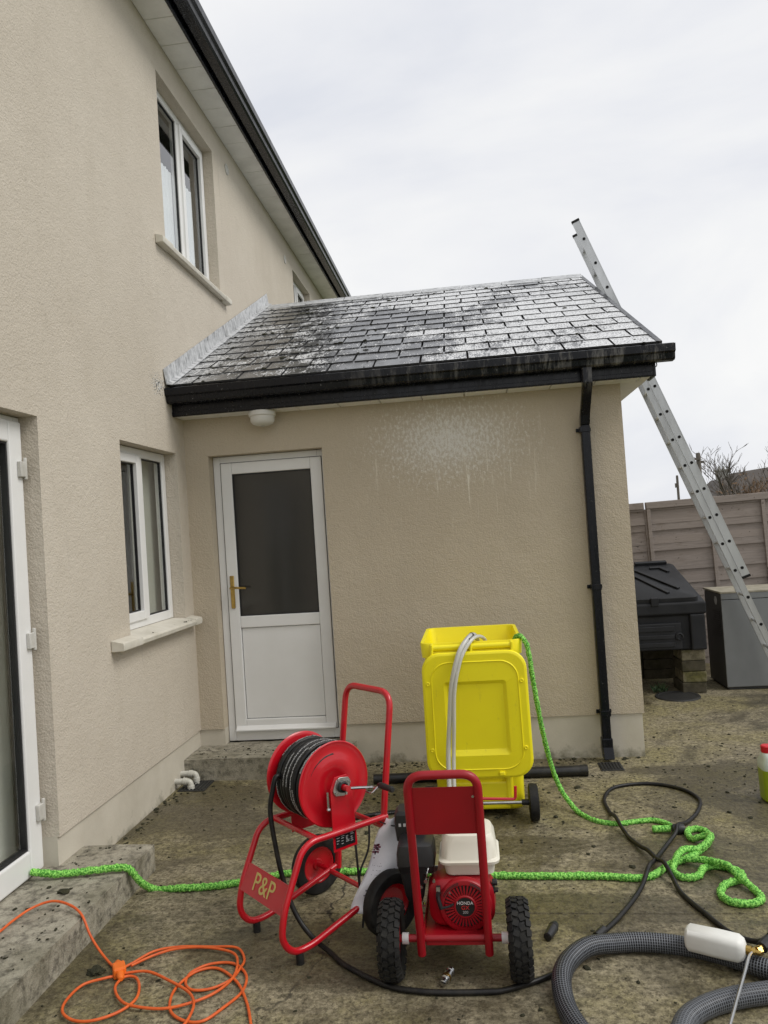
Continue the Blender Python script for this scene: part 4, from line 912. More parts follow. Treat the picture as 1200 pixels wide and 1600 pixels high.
# black high pressure hose: off the reel, round in front of the washer, loop on the right, to the lance
HB = [(1.238, -2.285, .60), (1.200, -2.335, .66), (1.180, -2.352, .60), (1.168, -2.36, .52), (1.182, -2.37, .40), (1.212, -2.385, .25), (1.262, -2.405, .12), (1.33, -2.435, .045), (1.42, -2.50, .014)]
HB += [(x_, y_, .011) for x_, y_ in [(1.489, -2.578), (1.651, -2.699), (1.771, -2.735), (1.886, -2.742), (2.02, -2.735)]]
HB += [(2.19, -2.80, .011)] if False else []
HB += [(x_, y_, .011) for x_, y_ in [(2.10, -2.718)]]
HB += [(2.257, -2.632, .011), (2.34, -2.54, .011), (2.426, -2.42, .011)]
HB += [(x_, y_, .011) for x_, y_ in [(2.572, -2.223), (2.716, -1.971)]] + [(2.79, -1.82, .046), (2.83, -1.73, .03), (2.886, -1.607, .011), (2.97, -1.46, .013), (3.02, -1.39, .03), (3.04, -1.345, .046), (3.065, -1.30, .04), (3.13, -1.20, .012)]
HB += [(x_, y_, .011) for x_, y_ in [(3.224, -1.053), (3.288, -.854), (3.223, -.665), (3.054, -.574), (2.85, -.634), (2.755, -.831), (2.75, -1.05)]] + [(2.750, -1.12, .03), (2.755, -1.205, .044), (2.764, -1.29, .03), (2.785, -1.40, .012), (2.815, -1.53, .020), (2.835, -1.60, .030), (2.855, -1.70, .030), (2.868, -1.78, .050), (2.878, -1.88, .03)]
HB += [(x_, y_, .011) for x_, y_ in [(2.887, -2.002), (2.932, -2.17), (2.99, -2.34)]] + [(3.06, -2.43, .03), (3.10, -2.47, .09)]
HB = [(x_, y_, z_+gz(x_)) for x_, y_, z_ in HB]
o = MB().tube(HB, .0105, n=10, sub=8).build('pressure_hose', 'hose_ground', sm=60)
tag(o, 'long thin black pressure hose from the reel, crossing itself in a loop', 'hose')
MB().cyl((2.462, -2.372, gz(2.46)+.016), (2.500, -2.318, gz(2.5)+.016), .0165, n=12).build('coupling', 'black_plastic', o)

def wrinkle(r, seed):
    def fn(L, t, i, k):
        return r*(1+.30*mnoise.noise((L*75, math.cos(t)*2.0+seed, math.sin(t)*2.0))+0.26*mnoise.noise((L*170, math.cos(t)*3+seed, math.sin(t)*3+4))+.07*math.sin(L*2*PI/.021+math.sin(t*2)))
    return fn
GR = .0158
G1 = [(2.285, -.78, .86), (2.288, -.95, .99), (2.318, -1.035, 1.032), (2.350, -1.062, .99), (2.362, -1.062, .92), (2.372, -1.055, .80), (2.392, -1.04, .62), (2.415, -1.0, .45), (2.452, -.93, .26), (2.495, -.92, .12), (2.545, -.985, .045), (2.59, -1.06, GR), (2.66, -1.168, GR), (2.761, -1.212, GR), (2.85, -1.190, GR), (2.955, -1.173, GR), (3.015, -1.225, GR), (3.04, -1.30, GR)]
o = MB().tube(G1, GR*.86, n=12, sub=10, ds=.006, fn=wrinkle(GR*.86, 1)).build('garden_hose', 'green_hose', sm=60)
tag(o, 'crinkled green hose hanging out of the yellow bin down to the ground', 'hose')
G2 = [(-.06, -2.115, .205), (.063, -2.107, .19), (.205, -2.079, .19), (.315, -2.050, .188), (.375, -2.035, .176), (.415, -1.99, .09), (.46, -1.93, .03)]
G2 += [(x_, y_, GR+gz(x_)) for x_, y_ in [(0.584, -1.952), (0.733, -1.934), (0.891, -1.882), (1.078, -1.80), (1.296, -1.784), (1.549, -1.787), (1.86, -1.818), (2.101, -1.833), (2.338, -1.842), (2.571, -1.845), (2.711, -1.866), (2.802, -1.841), (2.899, -1.735), (3.028, -1.638), (3.146, -1.491), (3.189, -1.36), (3.150, -1.305), (3.092, -1.34), (3.088, -1.43)]]
G2 += [(3.13, -1.455, .035), (3.165, -1.47, .052), (3.15, -1.53, .054), (3.08, -1.585, .03)]
G2 += [(3.00, -1.64, .05), (2.945, -1.715, .05)] + [(x_, y_, GR) for x_, y_ in [(2.905, -1.79), (2.93, -1.861), (3.0, -1.850), (3.045, -1.775), (3.112, -1.745), (3.19, -1.80), (3.185, -1.875), (3.09, -1.935), (3.045, -2.03), (3.072, -2.094), (3.148, -2.105), (3.20, -2.062), (3.20, -1.99)]] + [(3.17, -1.92, .035), (3.15, -1.87, .05), (3.13, -1.81, .052), (3.05, -1.72, .035), (2.985, -1.70, .03)]
G2 = [(x_, y_, z_ if i < 26 or z_ > .1 else z_+gz(x_)) for i, (x_, y_, z_) in enumerate(G2)]
o = MB().tube(G2, GR, n=12, sub=10, ds=.006, fn=wrinkle(GR, 5)).build('garden_hose', 'green_hose', sm=60)
tag(o, 'long crinkled green hose from the patio step to the knotted pile', 'hose')
hc = thing('hose_connector', 'black and green hose connector by the loop of black hose', 'connector', (3.035, -1.33, gz(3.03)))
MB().lathe([(-.03, .012), (-.03, .022), (-.012, .026), (.012, .026), (.03, .022), (.03, .012)], 'x', (.015, 0, .026), 16).build('body', 'black_plastic', hc)
MB().lathe([(-.12, .014), (-.118, .0175), (-.03, .0175), (-.03, .01)], 'x', (0.005, .012, .024), 16).build('grip', 'green_hose', hc)

SH = [(1.18, -1.20), (1.32, -1.07), (1.50, -1.00), (1.70, -.97), (1.86, -1.05), (1.93, -1.30), (1.90, -1.60), (1.89, -1.90)]
o = MB().tube([(x_, y_, gz(x_)+.012+(.03 if y_ < -1.7 else 0)) for x_, y_ in SH]+[(1.888, -2.05, .10), (1.888, -2.12, .18)], .0115, n=10, sub=8).build('supply_hose', 'hose_ground', sm=60)
tag(o, 'short black hose on the ground behind the reel cart', 'hose')
# clear suction hose over the bin edge: two runs
CH = [(2.085, -.85, .88), (2.075, -.98, 1.01), (2.045, -1.09, 1.058), (1.985, -1.175, 1.005), (1.950, -1.207, .93), (1.915, -1.215, .80), (1.893, -1.215, .62), (1.872, -1.215, .42), (1.868, -1.26, .25), (1.87, -1.40, .12), (1.90, -1.70, .10), (1.90, -2.0, .16), (1.89, -2.14, .20)]
o = MB().tube(CH, .0135, n=12, sub=8).build('clear_hose', 'clear_hose', sm=60); tag(o, 'clear plastic hose hanging over the bin hinge, with black clip', 'hose')
cl = MB().cyl((2.046, -1.088, 1.058), (2.018, -1.132, 1.038), .0165, n=14).build('hose_clip', 'black_plastic', o)
CH2 = [(2.12, -.86, .86), (2.12, -.97, 1.005), (2.06, -1.105, 1.045), (1.992, -1.185, .975), (1.955, -1.212, .88), (1.928, -1.222, .76), (1.914, -1.222, .58), (1.900, -1.216, .40), (1.895, -1.28, .22), (1.92, -1.45, .09), (1.98, -1.8, .05), (2.0, -2.0, .10), (1.95, -2.14, .17)]
o = MB().tube(CH2, .011, n=12, sub=8).build('clear_hose', 'clear_hose', sm=60); tag(o, 'second thinner clear hose running beside the first over the bin lid', 'hose')

# ribbed grey suction hose, bottom right, one length looping out of the picture
TH = [(2.599, -3.05), (2.661, -2.915), (2.75, -2.838), (2.859, -2.788), (2.974, -2.758), (3.10, -2.73), (3.30, -2.72)]
TH1 = [(3.42, -2.90), (3.28, -2.80), (3.13, -2.690), (3.012, -2.624), (2.93, -2.562), (2.836, -2.505), (2.73, -2.468), (2.616, -2.452), (2.518, -2.462), (2.413, -2.516), (2.333, -2.606), (2.290, -2.72), (2.286, -2.835), (2.305, -2.945), (2.36, -3.10)]
HR = .0345
def ribs(L, t, i, k): return HR*(1+.022*math.sin(L*2*PI/.0095))
loop = [(x_, y_, HR+gz(x_)+(.020 if 2.25 < x_ < 2.45 and y_ > -2.75 else .004)) for x_, y_ in TH1[::-1]] + [(3.50, -3.05, HR), (3.60, -2.95, HR), (3.58, -2.75, HR), (3.47, -2.69, HR)] + [(x_, y_, HR+gz(x_)) for x_, y_ in TH[::-1]]
o = MB().tube(loop, HR, n=20, sub=10, ds=.0021, fn=ribs).build('suction_hose', 'suction_hose', sm=60)
tag(o, 'thick dark grey ribbed suction hose curled on the ground', 'hose')

# orange extension cord with its connector
OZ = .0055
def og(pts, base=OZ):
    o = []
    for i, (x_, y_) in enumerate(pts):
        z = gz(x_)+base+.004*abs(math.sin(i*1.9))
        o.append((x_, y_, z))
    return o
O1 = [(-.02, -2.80, .18), (.055, -2.70, .175), (.09, -2.61, .178), (.10, -2.52, .182), (.13, -2.43, .19), (.20, -2.392, .20), (.29, -2.415, .195), (.365, -2.455, .172), (.42, -2.49, .10), (.50, -2.54, .045), (.585, -2.605, .036)]
O1 += og([(.625, -2.57), (.683, -2.488), (.776, -2.449), (.911, -2.447), (1.021, -2.456), (1.075, -2.529), (1.08, -2.604), (1.065, -2.675), (1.009, -2.729), (.94, -2.742), (.896, -2.691), (.897, -2.628), (.954, -2.571), (1.043, -2.565), (1.118, -2.646), (1.131, -2.746), (1.094, -2.841), (1.05, -2.913), (.995, -2.921), (.93, -2.891), (.888, -2.827), (.874, -2.731), (.91, -2.628), (.988, -2.597), (1.093, -2.687), (1.165, -2.802), (1.217, -2.925), (1.261, -3.053)])
O2 = og([(.60, -2.665), (.575, -2.684), (.507, -2.726), (.493, -2.817), (.517, -2.891), (.58, -2.931), (.655, -2.935), (.723, -2.885), (.753, -2.811), (.733, -2.734), (.69, -2.672), (.648, -2.675), (.640, -2.736), (.688, -2.806), (.753, -2.849), (.866, -2.860), (.951, -2.837), (1.026, -2.779), (1.070, -2.687), (1.066, -2.59), (1.02, -2.50), (.90, -2.465), (.78, -2.475), (.70, -2.52), (.64, -2.60)], OZ+.006)
O3 = og([(.63, -2.655), (.724, -2.644), (.836, -2.700), (.938, -2.769), (.985, -2.843), (.993, -2.921), (.985, -2.99)], OZ+.010)
b = MB()
for q in (O1, O2, O3): b.tube(q, .0053, n=8, sub=8)
oc = b.build('power_cord', 'orange_cord', sm=60); tag(oc, 'bright orange extension cord in loose loops by the patio step', 'cord')
op = thing('cord_connector', 'orange plug and socket joint in the orange cord', 'plug', (.61, -2.64, gz(.61)), .55)
MB().box(-.024, .024, -.03, .03, .0, .042).build('socket', 'orange_plug', op, sm=0, bev=.007)
b = MB(); b.lathe([(0, .016), (.028, .013), (.04, .007), (.04, 0)], 'y', (0, .0305, .02), 12); b.build('strain_relief', 'orange_plug', op); 
b = MB(); b.lathe([(0, .016), (-.028, .013), (-.04, .007), (-.04, 0)], 'y', (0, -.0305, .02), 12); b.build('strain_relief', 'orange_plug', op)

# ================================================================== SMALL THINGS ON THE GROUND
fb_rz = math.atan2(-.105, .20)
fb = thing('foam_bottle', 'white foam lance bottle lying on the grey suction hose', 'bottle', (2.868, -2.562, .05), fb_rz); fb.scale = (.87, .87, .87)
rings = [[(x_, y_, .055+z_) for y_, z_ in rr(w, h, r, 5)] for x_, w, h, r in ((-.125, .05, .05, .022), (-.120, .078, .078, .028), (-.108, .096, .096, .030), (.0, .098, .098, .028), (.085, .096, .096, .028), (.105, .075, .078, .026), (.114, .046, .046, .022))]
MB().loft(rings).build('body', 'foam_bottle', fb, sm=40)
b = MB(); b.lathe([(.1145, .019), (.135, .020), (.137, .015), (.150, .013), (.152, .010), (.17, .009), (.17, 0)], 'x', (0, 0, .055), 14); b.build('brass_neck', 'brass', fb)
gun = thing('spray_lance', 'steel spray lance with black handle beside the white foam bottle', 'lance', (2.985, -2.612, .085))
MB().tube(fillet([(.01, .005, .012), (-.022, -.018, .014), (-.160, -.285, .004), (-.27, -.50, -.01)], .02, 4), .0055, n=10, smooth=False).build('lance_tube', 'steel', gun)
b = MB(); b.cyl((-.005, 0, .01), (.03, .02, .012), .012, n=10); b.cyl((.005, -.006, .012), (.02, .0, .0125), .016, n=6); b.build('brass_coupling', 'brass', gun, sm=30)
b = MB(); b.tube([(.03, .02, .012), (.07, .05, .02), (.14, .07, .02), (.22, .06, .0)], .021, n=10); b.tube([(.08, .03, .02), (.11, -.02, .0), (.17, -.06, -.02)], .016, n=10); b.build('trigger_gun', 'black_plastic', gun)
jz = gz(3.7)
jg = thing('plastic_jug', 'clear plastic jug half full of green liquid with red cap', 'jug', (3.728, -.865, jz))
def jr(z, w, d_, r): return [(x_, y_, z) for x_, y_ in rr(w, d_, r, 5)]
MB().loft([jr(.003, .155, .12, .03), jr(.012, .176, .136, .035), jr(.185, .182, .14, .035)]).build('liquid_part', 'jug_liquid', jg, sm=40)
MB().loft([jr(.185, .182, .14, .035), jr(.225, .180, .138, .035), jr(.250, .160, .12, .04), [(x_-.03, y_, z_) for x_, y_, z_ in jr(.270, .10, .09, .035)], [(x_-.045, y_, z_) for x_, y_, z_ in jr(.278, .06, .06, .028)]], cap0=False).build('upper_part', 'jug_clear', jg, sm=40)
MB().lathe([(.275, .031), (.282, .034), (.312, .034), (.317, .028), (.317, 0)], 'z', (-.045, 0, 0), 24).build('cap', 'jug_cap', jg)
nz_ = thing('nozzle', 'small black nozzle lying beside the right washer wheel', 'nozzle', (2.292, -2.335, gz(2.29)+.02), math.atan2(.104, .043))
MB().lathe([(-.055, .012), (-.053, .016), (-.02, .019), (.02, .0195), (.05, .016), (.055, .012), (.055, .006), (.04, .005)], 'x', n=18).build('body', 'black_plastic', nz_)
MB().lathe([(.02, .0197), (.024, .0205), (.03, .0202), (.032, .019)], 'x', n=18).build('ring', 'rubber', nz_)
cp = thing('quick_coupling', 'small chrome quick coupling on the ground under the washer', 'coupling', (1.880, -2.655, gz(1.88)+.016), math.atan2(.093, .03))
MB().lathe([(-.045, .008), (-.043, .012), (-.02, .012), (-.018, .0165), (.012, .0165), (.014, .013), (.03, .013), (.032, .0155), (.042, .0155), (.044, .009)], 'x', n=18).build('sleeve', 'steel', cp)
MB().lathe([(-.012, .0168), (-.010, .0176), (.0, .0176), (.002, .0168)], 'x', n=18).build('ring', 'brass', cp)

def clod(name, label, x, y, r, z, mat='moss', seed=0, h=.5):
    bm = bmesh.new(); bmesh.ops.create_icosphere(bm, subdivisions=3, radius=1); rs = seed*3.7
    for v in bm.verts:
        k = 1+.45*mnoise.noise(v.co*1.6+Vector((rs, 0, 0)))+.25*mnoise.noise(v.co*4.5+Vector((rs, 3, 0))); v.co = Vector((v.co.x*r*k, v.co.y*r*k*.8, max(v.co.z*r*h*k, -r*.12)))
    me = bpy.data.meshes.new(name); bm.to_mesh(me); bm.free(); me.materials.append(M[mat]); o = bpy.data.objects.new(name, me); C.objects.link(o); o.location = (x, y, z+r*.1); tag(o, label, 'moss'); return o
clod('moss_clump', 'dark moss clump on the concrete beside the orange connector', .505, -2.625, .032, gz(.5), seed=1, h=.6)
clod('moss_clump', 'flat dark moss clump on top of the patio step', .165, -2.24, .026, .168, seed=2, h=.35)
# moss crumbs fallen from the roof: strewn over the yard
bm = bmesh.new(); r8 = random.Random(21)
def crumb(x, y, z, r):
    m = Matrix.Translation((x, y, z)) @ Matrix.Rotation(r8.uniform(0, 6), 4, 'Z') @ Matrix.Diagonal((r*r8.uniform(.8, 1.7), r, r*r8.uniform(.35, .75), 1))
    q = bmesh.ops.create_icosphere(bm, subdivisions=1, radius=1, matrix=m)
    for v in q['verts']: v.co += Vector((r8.uniform(-1, 1), r8.uniform(-1, 1), r8.uniform(-.5, .5)))*r*.28
for k in range(1500):
    if r8.random() < .5: x, y = r8.uniform(.05, 4.6), r8.gauss(-.55, .55)
    else: x, y = r8.uniform(.3, 4.8), r8.uniform(-2.9, 1.8)
    if y > -.01 and x < 3.25: continue
    if y > -.36 and x < 1.2: continue
    if x < .38 and y < -1.7: continue
    r = min(.019, .0028+r8.expovariate(430)); crumb(x, y, gz(x)+r*.2, r)
for k in range(170): x = r8.uniform(.0, 3.15); r = min(.016, .004+r8.expovariate(300)); crumb(max(x, 1.2), -abs(r8.gauss(0, .05))-.01, gz(x)+r*.2, r)
for k in range(60): y = r8.uniform(-1.7, -.4); r = min(.016, .004+r8.expovariate(300)); crumb(abs(r8.gauss(0, .04))+.005, y, gz(0)+r*.2, r)
for k in range(60): x, y = r8.uniform(.0, .34), r8.uniform(-3.0, -1.76); crumb(x, y, .168, min(.012, .003+r8.expovariate(450)))
for k in range(50): x, y = r8.uniform(.02, 1.1), r8.uniform(-.31, -.02); crumb(x, y, .188, min(.012, .003+r8.expovariate(450)))
for k in range(22): crumb(r8.uniform(-.02, .065), r8.uniform(-1.05, -.22), 1.143, min(.008, .002+r8.expovariate(500)))
me = bpy.data.meshes.new('moss_crumbs'); bm.to_mesh(me); bm.free(); me.materials.append(M['moss']); o = bpy.data.objects.new('moss_crumbs', me); C.objects.link(o); tag(o, 'small dark moss crumbs strewn over the concrete', 'moss', kind='stuff')
# moss crumbs caught on the slates
bm = bmesh.new()
for k in range(420):
    xx = abs(r8.gauss(.25, .75)) if r8.random() < .6 else r8.uniform(.05, 3.38); s_ = r8.randrange(14)*RG+r8.uniform(.0, .03) if r8.random() < .75 else r8.uniform(.03, 3.1)
    if xx > 3.38: continue
    p = rp_(xx, s_, .018); crumb(p.x, p.y, p.z, min(.022, .004+r8.expovariate(230)))
me = bpy.data.meshes.new('roof_moss'); bm.to_mesh(me); bm.free(); me.materials.append(M['moss']); o = bpy.data.objects.new('roof_moss', me); C.objects.link(o); tag(o, 'black moss lumps caught between the wet slates', 'moss', kind='stuff')

# ================================================================== LADDER
LY = 1.55
ld = thing('extension_ladder', 'aluminium two section ladder leaning on the roof edge', 'ladder', (4.768, 1.342, -.02), math.radians(-9))
# direction from foot to head, in the x-z plane
Lt, Lb = Vector((-1.595, 0, 4.38)), Vector((0, 0, -.02)); ldir = (Lt-Lb).normalized(); lside = Vector((ldir.z, 0, -ldir.x))      # lside points away from the house (outer)
if lside.x < 0: lside = -lside
Ltot = (Lt-Lb).length
def rail(s0, s1, o0, w, y, t=.024):
    b = MB(); p0, p1 = ldir*s0+lside*o0, ldir*s1+lside*o0; q = [p0, p0+lside*w, p1+lside*w, p1]
    b.prism([(p.x, y, p.z) for p in q], (0, t, 0)); 
    for e_ in (0, w-.006):      # raised lips along both edges
        q = [p0+lside*e_, p0+lside*(e_+.006), p1+lside*(e_+.006), p1+lside*e_]; b.prism([(p.x, y-.0025, p.z) for p in q], (0, .002, 0))
    return b
base_top = 3.55; fly_bot = 1.17
for y in (0, .355):
    rail(.0, base_top, -.052, .050, y).build('base_rail', 'aluminium', ld, sm=0)
    rail(fly_bot, Ltot, .002, .068, y).build('fly_rail', 'aluminium', ld, sm=0)
    for s_, o_, in ((0, -.054), (fly_bot-.012, .0), (Ltot-.004, .0)):
        b = MB(); p0 = ldir*s_+lside*o_; p1 = p0+ldir*.022; q = [p0, p0+lside*.072, p1+lside*.072, p1]; b.prism([(p.x, y-.004, p.z) for p in q], (0, .032, 0)); b.build('end_cap', 'rubber', ld, sm=0)
s_ = .25
while s_ < Ltot-.08:
    for lo, hi, o_ in ((0, base_top, -.024), (fly_bot, Ltot, .036)):
        if lo+.04 < s_ < hi-.04:
            p = ldir*s_+lside*o_; MB().cyl((p.x, .0245, p.z), (p.x, .3545, p.z), .014, n=10).build('rung', 'aluminium', ld)
            b = MB(); b.lathe([(-.0008, .011), (-.0008, 0)] , 'y', (p.x, 0, p.z), 14); b.lathe([(-.0035, .0135), (-.0005, .0135), (-.0005, .0112), (-.0035, .0112)], 'y', (p.x, 0, p.z), 14, closed=True); b.build('rung_end', 'rung_dark', ld)
    s_ += .25

# ================================================================== BEHIND THE HOUSE CORNER
# fence of horizontal boards with a capping
fn_ = thing('fence', 'weathered timber board fence behind the bunker', 'fence', (4.09, 3.4, 0)); fn_.rotation_euler = (0, -.02, 0)
for pi_, (x0, x1) in enumerate(((-1.85, -.025), (.0, 1.81), (1.84, 3.65))):
    z = -.03; k = 0
    while z < 1.72:
        h = min(.084, 1.742-z); b = MB(); cc = (x0+x1)/2; w = x1-x0
        b.prism([(x0, -.004, z), (x0, -.013, z+.001), (x0, -.007, z+h), (x0, .004, z+h)], (w, 0, 0))
        o = b.build('board', 'fence_wood', fn_, sm=0); o.location = (0, rnd.uniform(-.003, .003), 0); o.rotation_euler = (rnd.uniform(-.01, .01), rnd.uniform(-.002, .002), 0); z += .076
    for xb in ((x0+.02, x0+.69, x0+1.25, x1-.02) if pi_ else (x0+.02, x0+.6, x0+1.2)):
        MB().box(xb-.02, xb+.02, -.045, -.0215, .0, 1.735).build('batten', 'fence_wood', fn_, sm=0, bev=.003)
    MB().box(x0, x1, -.045, .03, 1.7405, 1.816).build('capping', 'fence_wood', fn_, sm=0, bev=.004)
    MB().box(x1+.001, x1+.026, -.02, .06, -.04, 1.74).build('post', 'fence_wood', fn_, sm=0, bev=.004)

# black plastic bunker on block piers
bk = thing('coal_bunker', 'black plastic coal bunker with ribbed sloping lid on blocks', 'bunker', (3.79, 2.25, .40))
X0, X1, Y0, Y1 = -.47, .40, -.40, .52
b = MB(); b.loft([[(X0+i, Y0+i, z0) for i in ()] or [(X0+ins, Y0+ins, z), (X1-ins, Y0+ins, z), (X1-ins, Y1-ins, z), (X0+ins, Y1-ins, z)] for ins, z in ((.05, .0), (.05, .02), (.035, .33), (.0, .335), (.0, .36))], True, False)
b.add([(X0, Y0, .36), (X1, Y0, .36), (X1, Y1, .36), (X0, Y1, .36), (X0, Y0, .445), (X1, Y0, .445), (X1-.03, Y1, .735), (X0, Y1, .735)], [(0, 1, 5, 4), (1, 2, 6, 5), (2, 3, 7, 6), (3, 0, 4, 7), (4, 5, 6, 7)])
body = b.build('body', 'bunker_plastic', bk, sm=0, bev=.018, seg=3)
b = MB(); b.box(X1-.155, X1-.02, Y0-.002, Y0+.12, .0, .335); b.build('corner_post', 'bunker_plastic', bk, sm=0, bev=.015)
b = MB(); b.box(X0+.02, X1-.235, Y0+.005, Y0+.045, .012, .262); ht = b.build('hatch', 'bunker_plastic', bk, sm=0, bev=.012)
for z0, z1 in ((.04, .085), (.115, .155), (.185, .235)): MB().box(X0+.04, X1-.30, Y0-.008, Y0+.0045, z0, z1).build('hatch_rib', 'bunker_plastic', ht, sm=0, bev=.006)
MB().lathe([(0, .038), (-.02, .036), (-.024, .026), (-.012, .018), (-.012, 0)], 'y', (X1-.262, Y0+.004, .135), 20).build('hatch_knob', 'bunker_plastic', ht)
# lid in its own sloping frame
la_ = math.atan2(.29, Y1-Y0); LT = Matrix.Translation((0, Y0, .447)) @ Matrix.Rotation(la_, 4, 'X'); LL = math.hypot(.29, Y1-Y0)
b = MB(); b.loft([[LT @ Vector((x_+(X0+X1)/2-.02, y_+LL/2-.01, z)) for x_, y_ in rr(w, h, .05, 4)] for z, w, h in ((0, .80, LL-.06), (.035, .79, LL-.07), (.042, .77, LL-.09))])
ldd = b.build('lid', 'bunker_plastic', bk, sm=40)
cx = (X0+X1)/2-.09
def rib(pts, w=.035, h=.018):
    b = MB()
    for (xa, ya), (xb, yb) in zip(pts, pts[1:]):
        d_ = Vector((xb-xa, yb-ya, 0)); n_ = Vector((-d_.y, d_.x, 0)).normalized()*w/2
        b.prism([LT @ Vector((xa+n_.x, ya+n_.y, .0425)), LT @ Vector((xa-n_.x, ya-n_.y, .0425)), LT @ Vector((xb-n_.x, yb-n_.y, .0425)), LT @ Vector((xb+n_.x, yb+n_.y, .0425))], (0, -h*math.sin(la_), h*math.cos(la_)))
    return b.build('lid_rib', 'bunker_plastic', ldd, sm=0, bev=.005)
for k, (a, c_, y0_, y1_) in enumerate(((.06, .34, .72, .22), (.02, .22, .56, .12))):
    for s in (-1, 1): rib([(cx+s*a, y0_), (cx+s*c_, y1_)])
    rib([(cx-a, y0_+.01), (cx+a, y0_+.01)])
rib([(cx+.20, .78), (cx+.30, .78), (cx+.36, .66)]); rib([(cx-.20, .78), (cx-.30, .78)])
rib([(cx+.08, .905), (cx+.40, .905)], .05, .03); rib([(cx-.30, .905), (cx-.06, .905)], .05, .03)
MB().box(cx+.03, cx+.10, Y0-.012, Y0+.03, .42, .50).build('latch', 'bunker_plastic', ldd, sm=0, bev=.006)
pos = ('bottom', 'second lowest', 'third', 'topmost')
bz_ = gz(4.05)
for k in range(4):
    b = MB(); dx = (-.01, .004, -.004, .002)[k]; b.box(-.107, .107, -.10, .22, .0, .0985); o = b.build('concrete_block', ('block_dark', 'block', 'block_dark', 'block')[k], None, sm=0, bev=.008)
    z0 = bz_+k*.1015; o.location = (4.058+dx, 2.02, z0 if k < 3 else z0); o.rotation_euler = (0, 0, (.02, -.03, .015, -.01)[k])
    tag(o, f'{pos[k]} block of the pier under the right corner of the black bunker', 'block', 'blocks under the bunker')
for x_, sd_ in ((3.52, 'left'), (3.97, 'right')):  # back row of blocks extended to stop light passing under the bunker
    for k in range(4):
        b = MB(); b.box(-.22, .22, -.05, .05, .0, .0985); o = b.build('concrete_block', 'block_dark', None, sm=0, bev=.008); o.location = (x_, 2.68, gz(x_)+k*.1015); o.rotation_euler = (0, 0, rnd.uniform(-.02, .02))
        tag(o, f'{pos[k]} block of the {sd_} dark pier at the back below the black bunker', 'block', 'blocks under the bunker')
# round drain cover with weeds
dc = thing('drain_cover', 'round black cover on the ground in front of the block pier', 'drain', (3.86, 1.80, gz(3.86)))
MB().lathe([(0, .20), (.012, .195), (.014, .17), (.010, .165), (.010, 0)], 'z', n=32).build('cover', 'grate', dc)
wd = thing('weed', 'small green weed growing beside the round drain cover', 'plant', (3.75, 1.99, gz(3.75))); b = MB(); r9 = random.Random(4)
for k in range(46):
    a, L = r9.uniform(0, 2*PI), r9.uniform(.05, .14); bx_, by_ = r9.uniform(-.06, .06), r9.uniform(-.05, .05); t_ = r9.uniform(.3, 1.1)
    d_ = Vector((math.cos(a)*math.sin(t_), math.sin(a)*math.sin(t_), math.cos(t_))); n_ = Vector((-math.sin(a), math.cos(a), 0))*.009; p = Vector((bx_, by_, 0))
    b.add([p, p+d_*L*.5+n_, p+d_*L+Vector((0, 0, -.01)), p+d_*L*.5-n_], [(0, 1, 2), (0, 2, 3)])
b.build('leaves', 'weed', wd, sm=0)
# old boiler
bo = thing('boiler', 'old grey metal boiler casing standing against the fence', 'boiler', (4.68, 2.28, gz(4.68)), 0)
b = MB(); b.box(-.31, .31, -.26, .24, .02, .90); b.build('casing', 'boiler_side', bo, sm=0, bev=.006)
b = MB(); b.box(-.312, .312, -.275, -.2605, .03, .845); b.build('front_panel', 'boiler_grey', bo, sm=0, bev=.005)
b = MB(); b.box(-.312, .312, -.279, -.2605, .850, .905); b.build('control_strip', 'boiler_grey', bo, sm=0, bev=.004)
b = MB(); b.box(-.318, .318, -.283, .25, .9055, .925); b.build('top', 'boiler_top', bo, sm=0, bev=.004)
b = MB(); b.box(-.29, .29, -.24, .22, .0, .0195); b.build('base', 'boiler_side', bo, sm=0)
for k in range(12): MB().box(-.3135, -.3105, -.20, -.02, .50+.021*k, .508+.021*k).build('louvre', 'label_black', bo, sm=0)
MB().lathe([(0, .045), (-.0015, .045), (-.0015, 0)], 'x', (-.3105, -.11, .83), 6).build('sticker', 'grey_ink', bo, sm=0)

# ================================================================== FAR BACKGROUND
for x_, y_, h_, lab in ((15.31, 40, 5.05, 'thick wooden pole with crossbar beyond the fence'), (14.06, 40, 3.85, 'thin short wooden pole beyond the fence, left of the thicker one')):
    p = thing('utility_pole', lab, 'pole', (x_, y_, -.035), 0, 'poles beyond the fence'); r = .13 if h_ > 4.5 else .07
    MB().lathe([(0, r*1.15), (h_-.1, r), (h_, r*.8), (h_, 0)], 'z', n=12).build('shaft', 'pole_wood', p)
    b = MB()
    if h_ > 4.5: b.box(-.42, .05, -.20, -.135, h_-.42, h_-.30); b.cyl((-.38, -.17, h_-.30), (-.38, -.17, h_-.16), .04, n=8); b.box(.13, .30, -.06, .06, h_-.60, h_-.48); b.build('crossbar', 'pole_wood', p, sm=0)
    else: b.box(-.14, -.07, -.06, .06, h_-.7, h_-.45); b.build('bracket', 'pole_wood', p, sm=0)
fh = thing('far_house', 'dark roofed house with chimney far beyond the fence', 'house', (27.5, 58, -.035))
b = MB(); b.box(-6.2, 7, 0, 7, 0, 2.6); b.build('wall', 'far_wall', fh, sm=0)
b = MB(); b.loft([[(x_, -.3, 2.45), (x_, 3.5, 4.9+dz), (x_, 7.3, 2.45), (x_, 3.5, 4.75+dz)] for x_, dz in ((-4.3, -.3), (7.2, .9))]); rf = b.build('roof', 'roof_dark', fh, sm=0)
b = MB(); b.loft([[(x_, -.3, 2.30), (x_, 2.0, z_), (x_, 6.0, z_), (x_, 7.3, 2.30)] for x_, z_ in ((-6.6, 2.5), (-4.31, 4.3))]); b.build('hip', 'roof_dark', rf, sm=0)
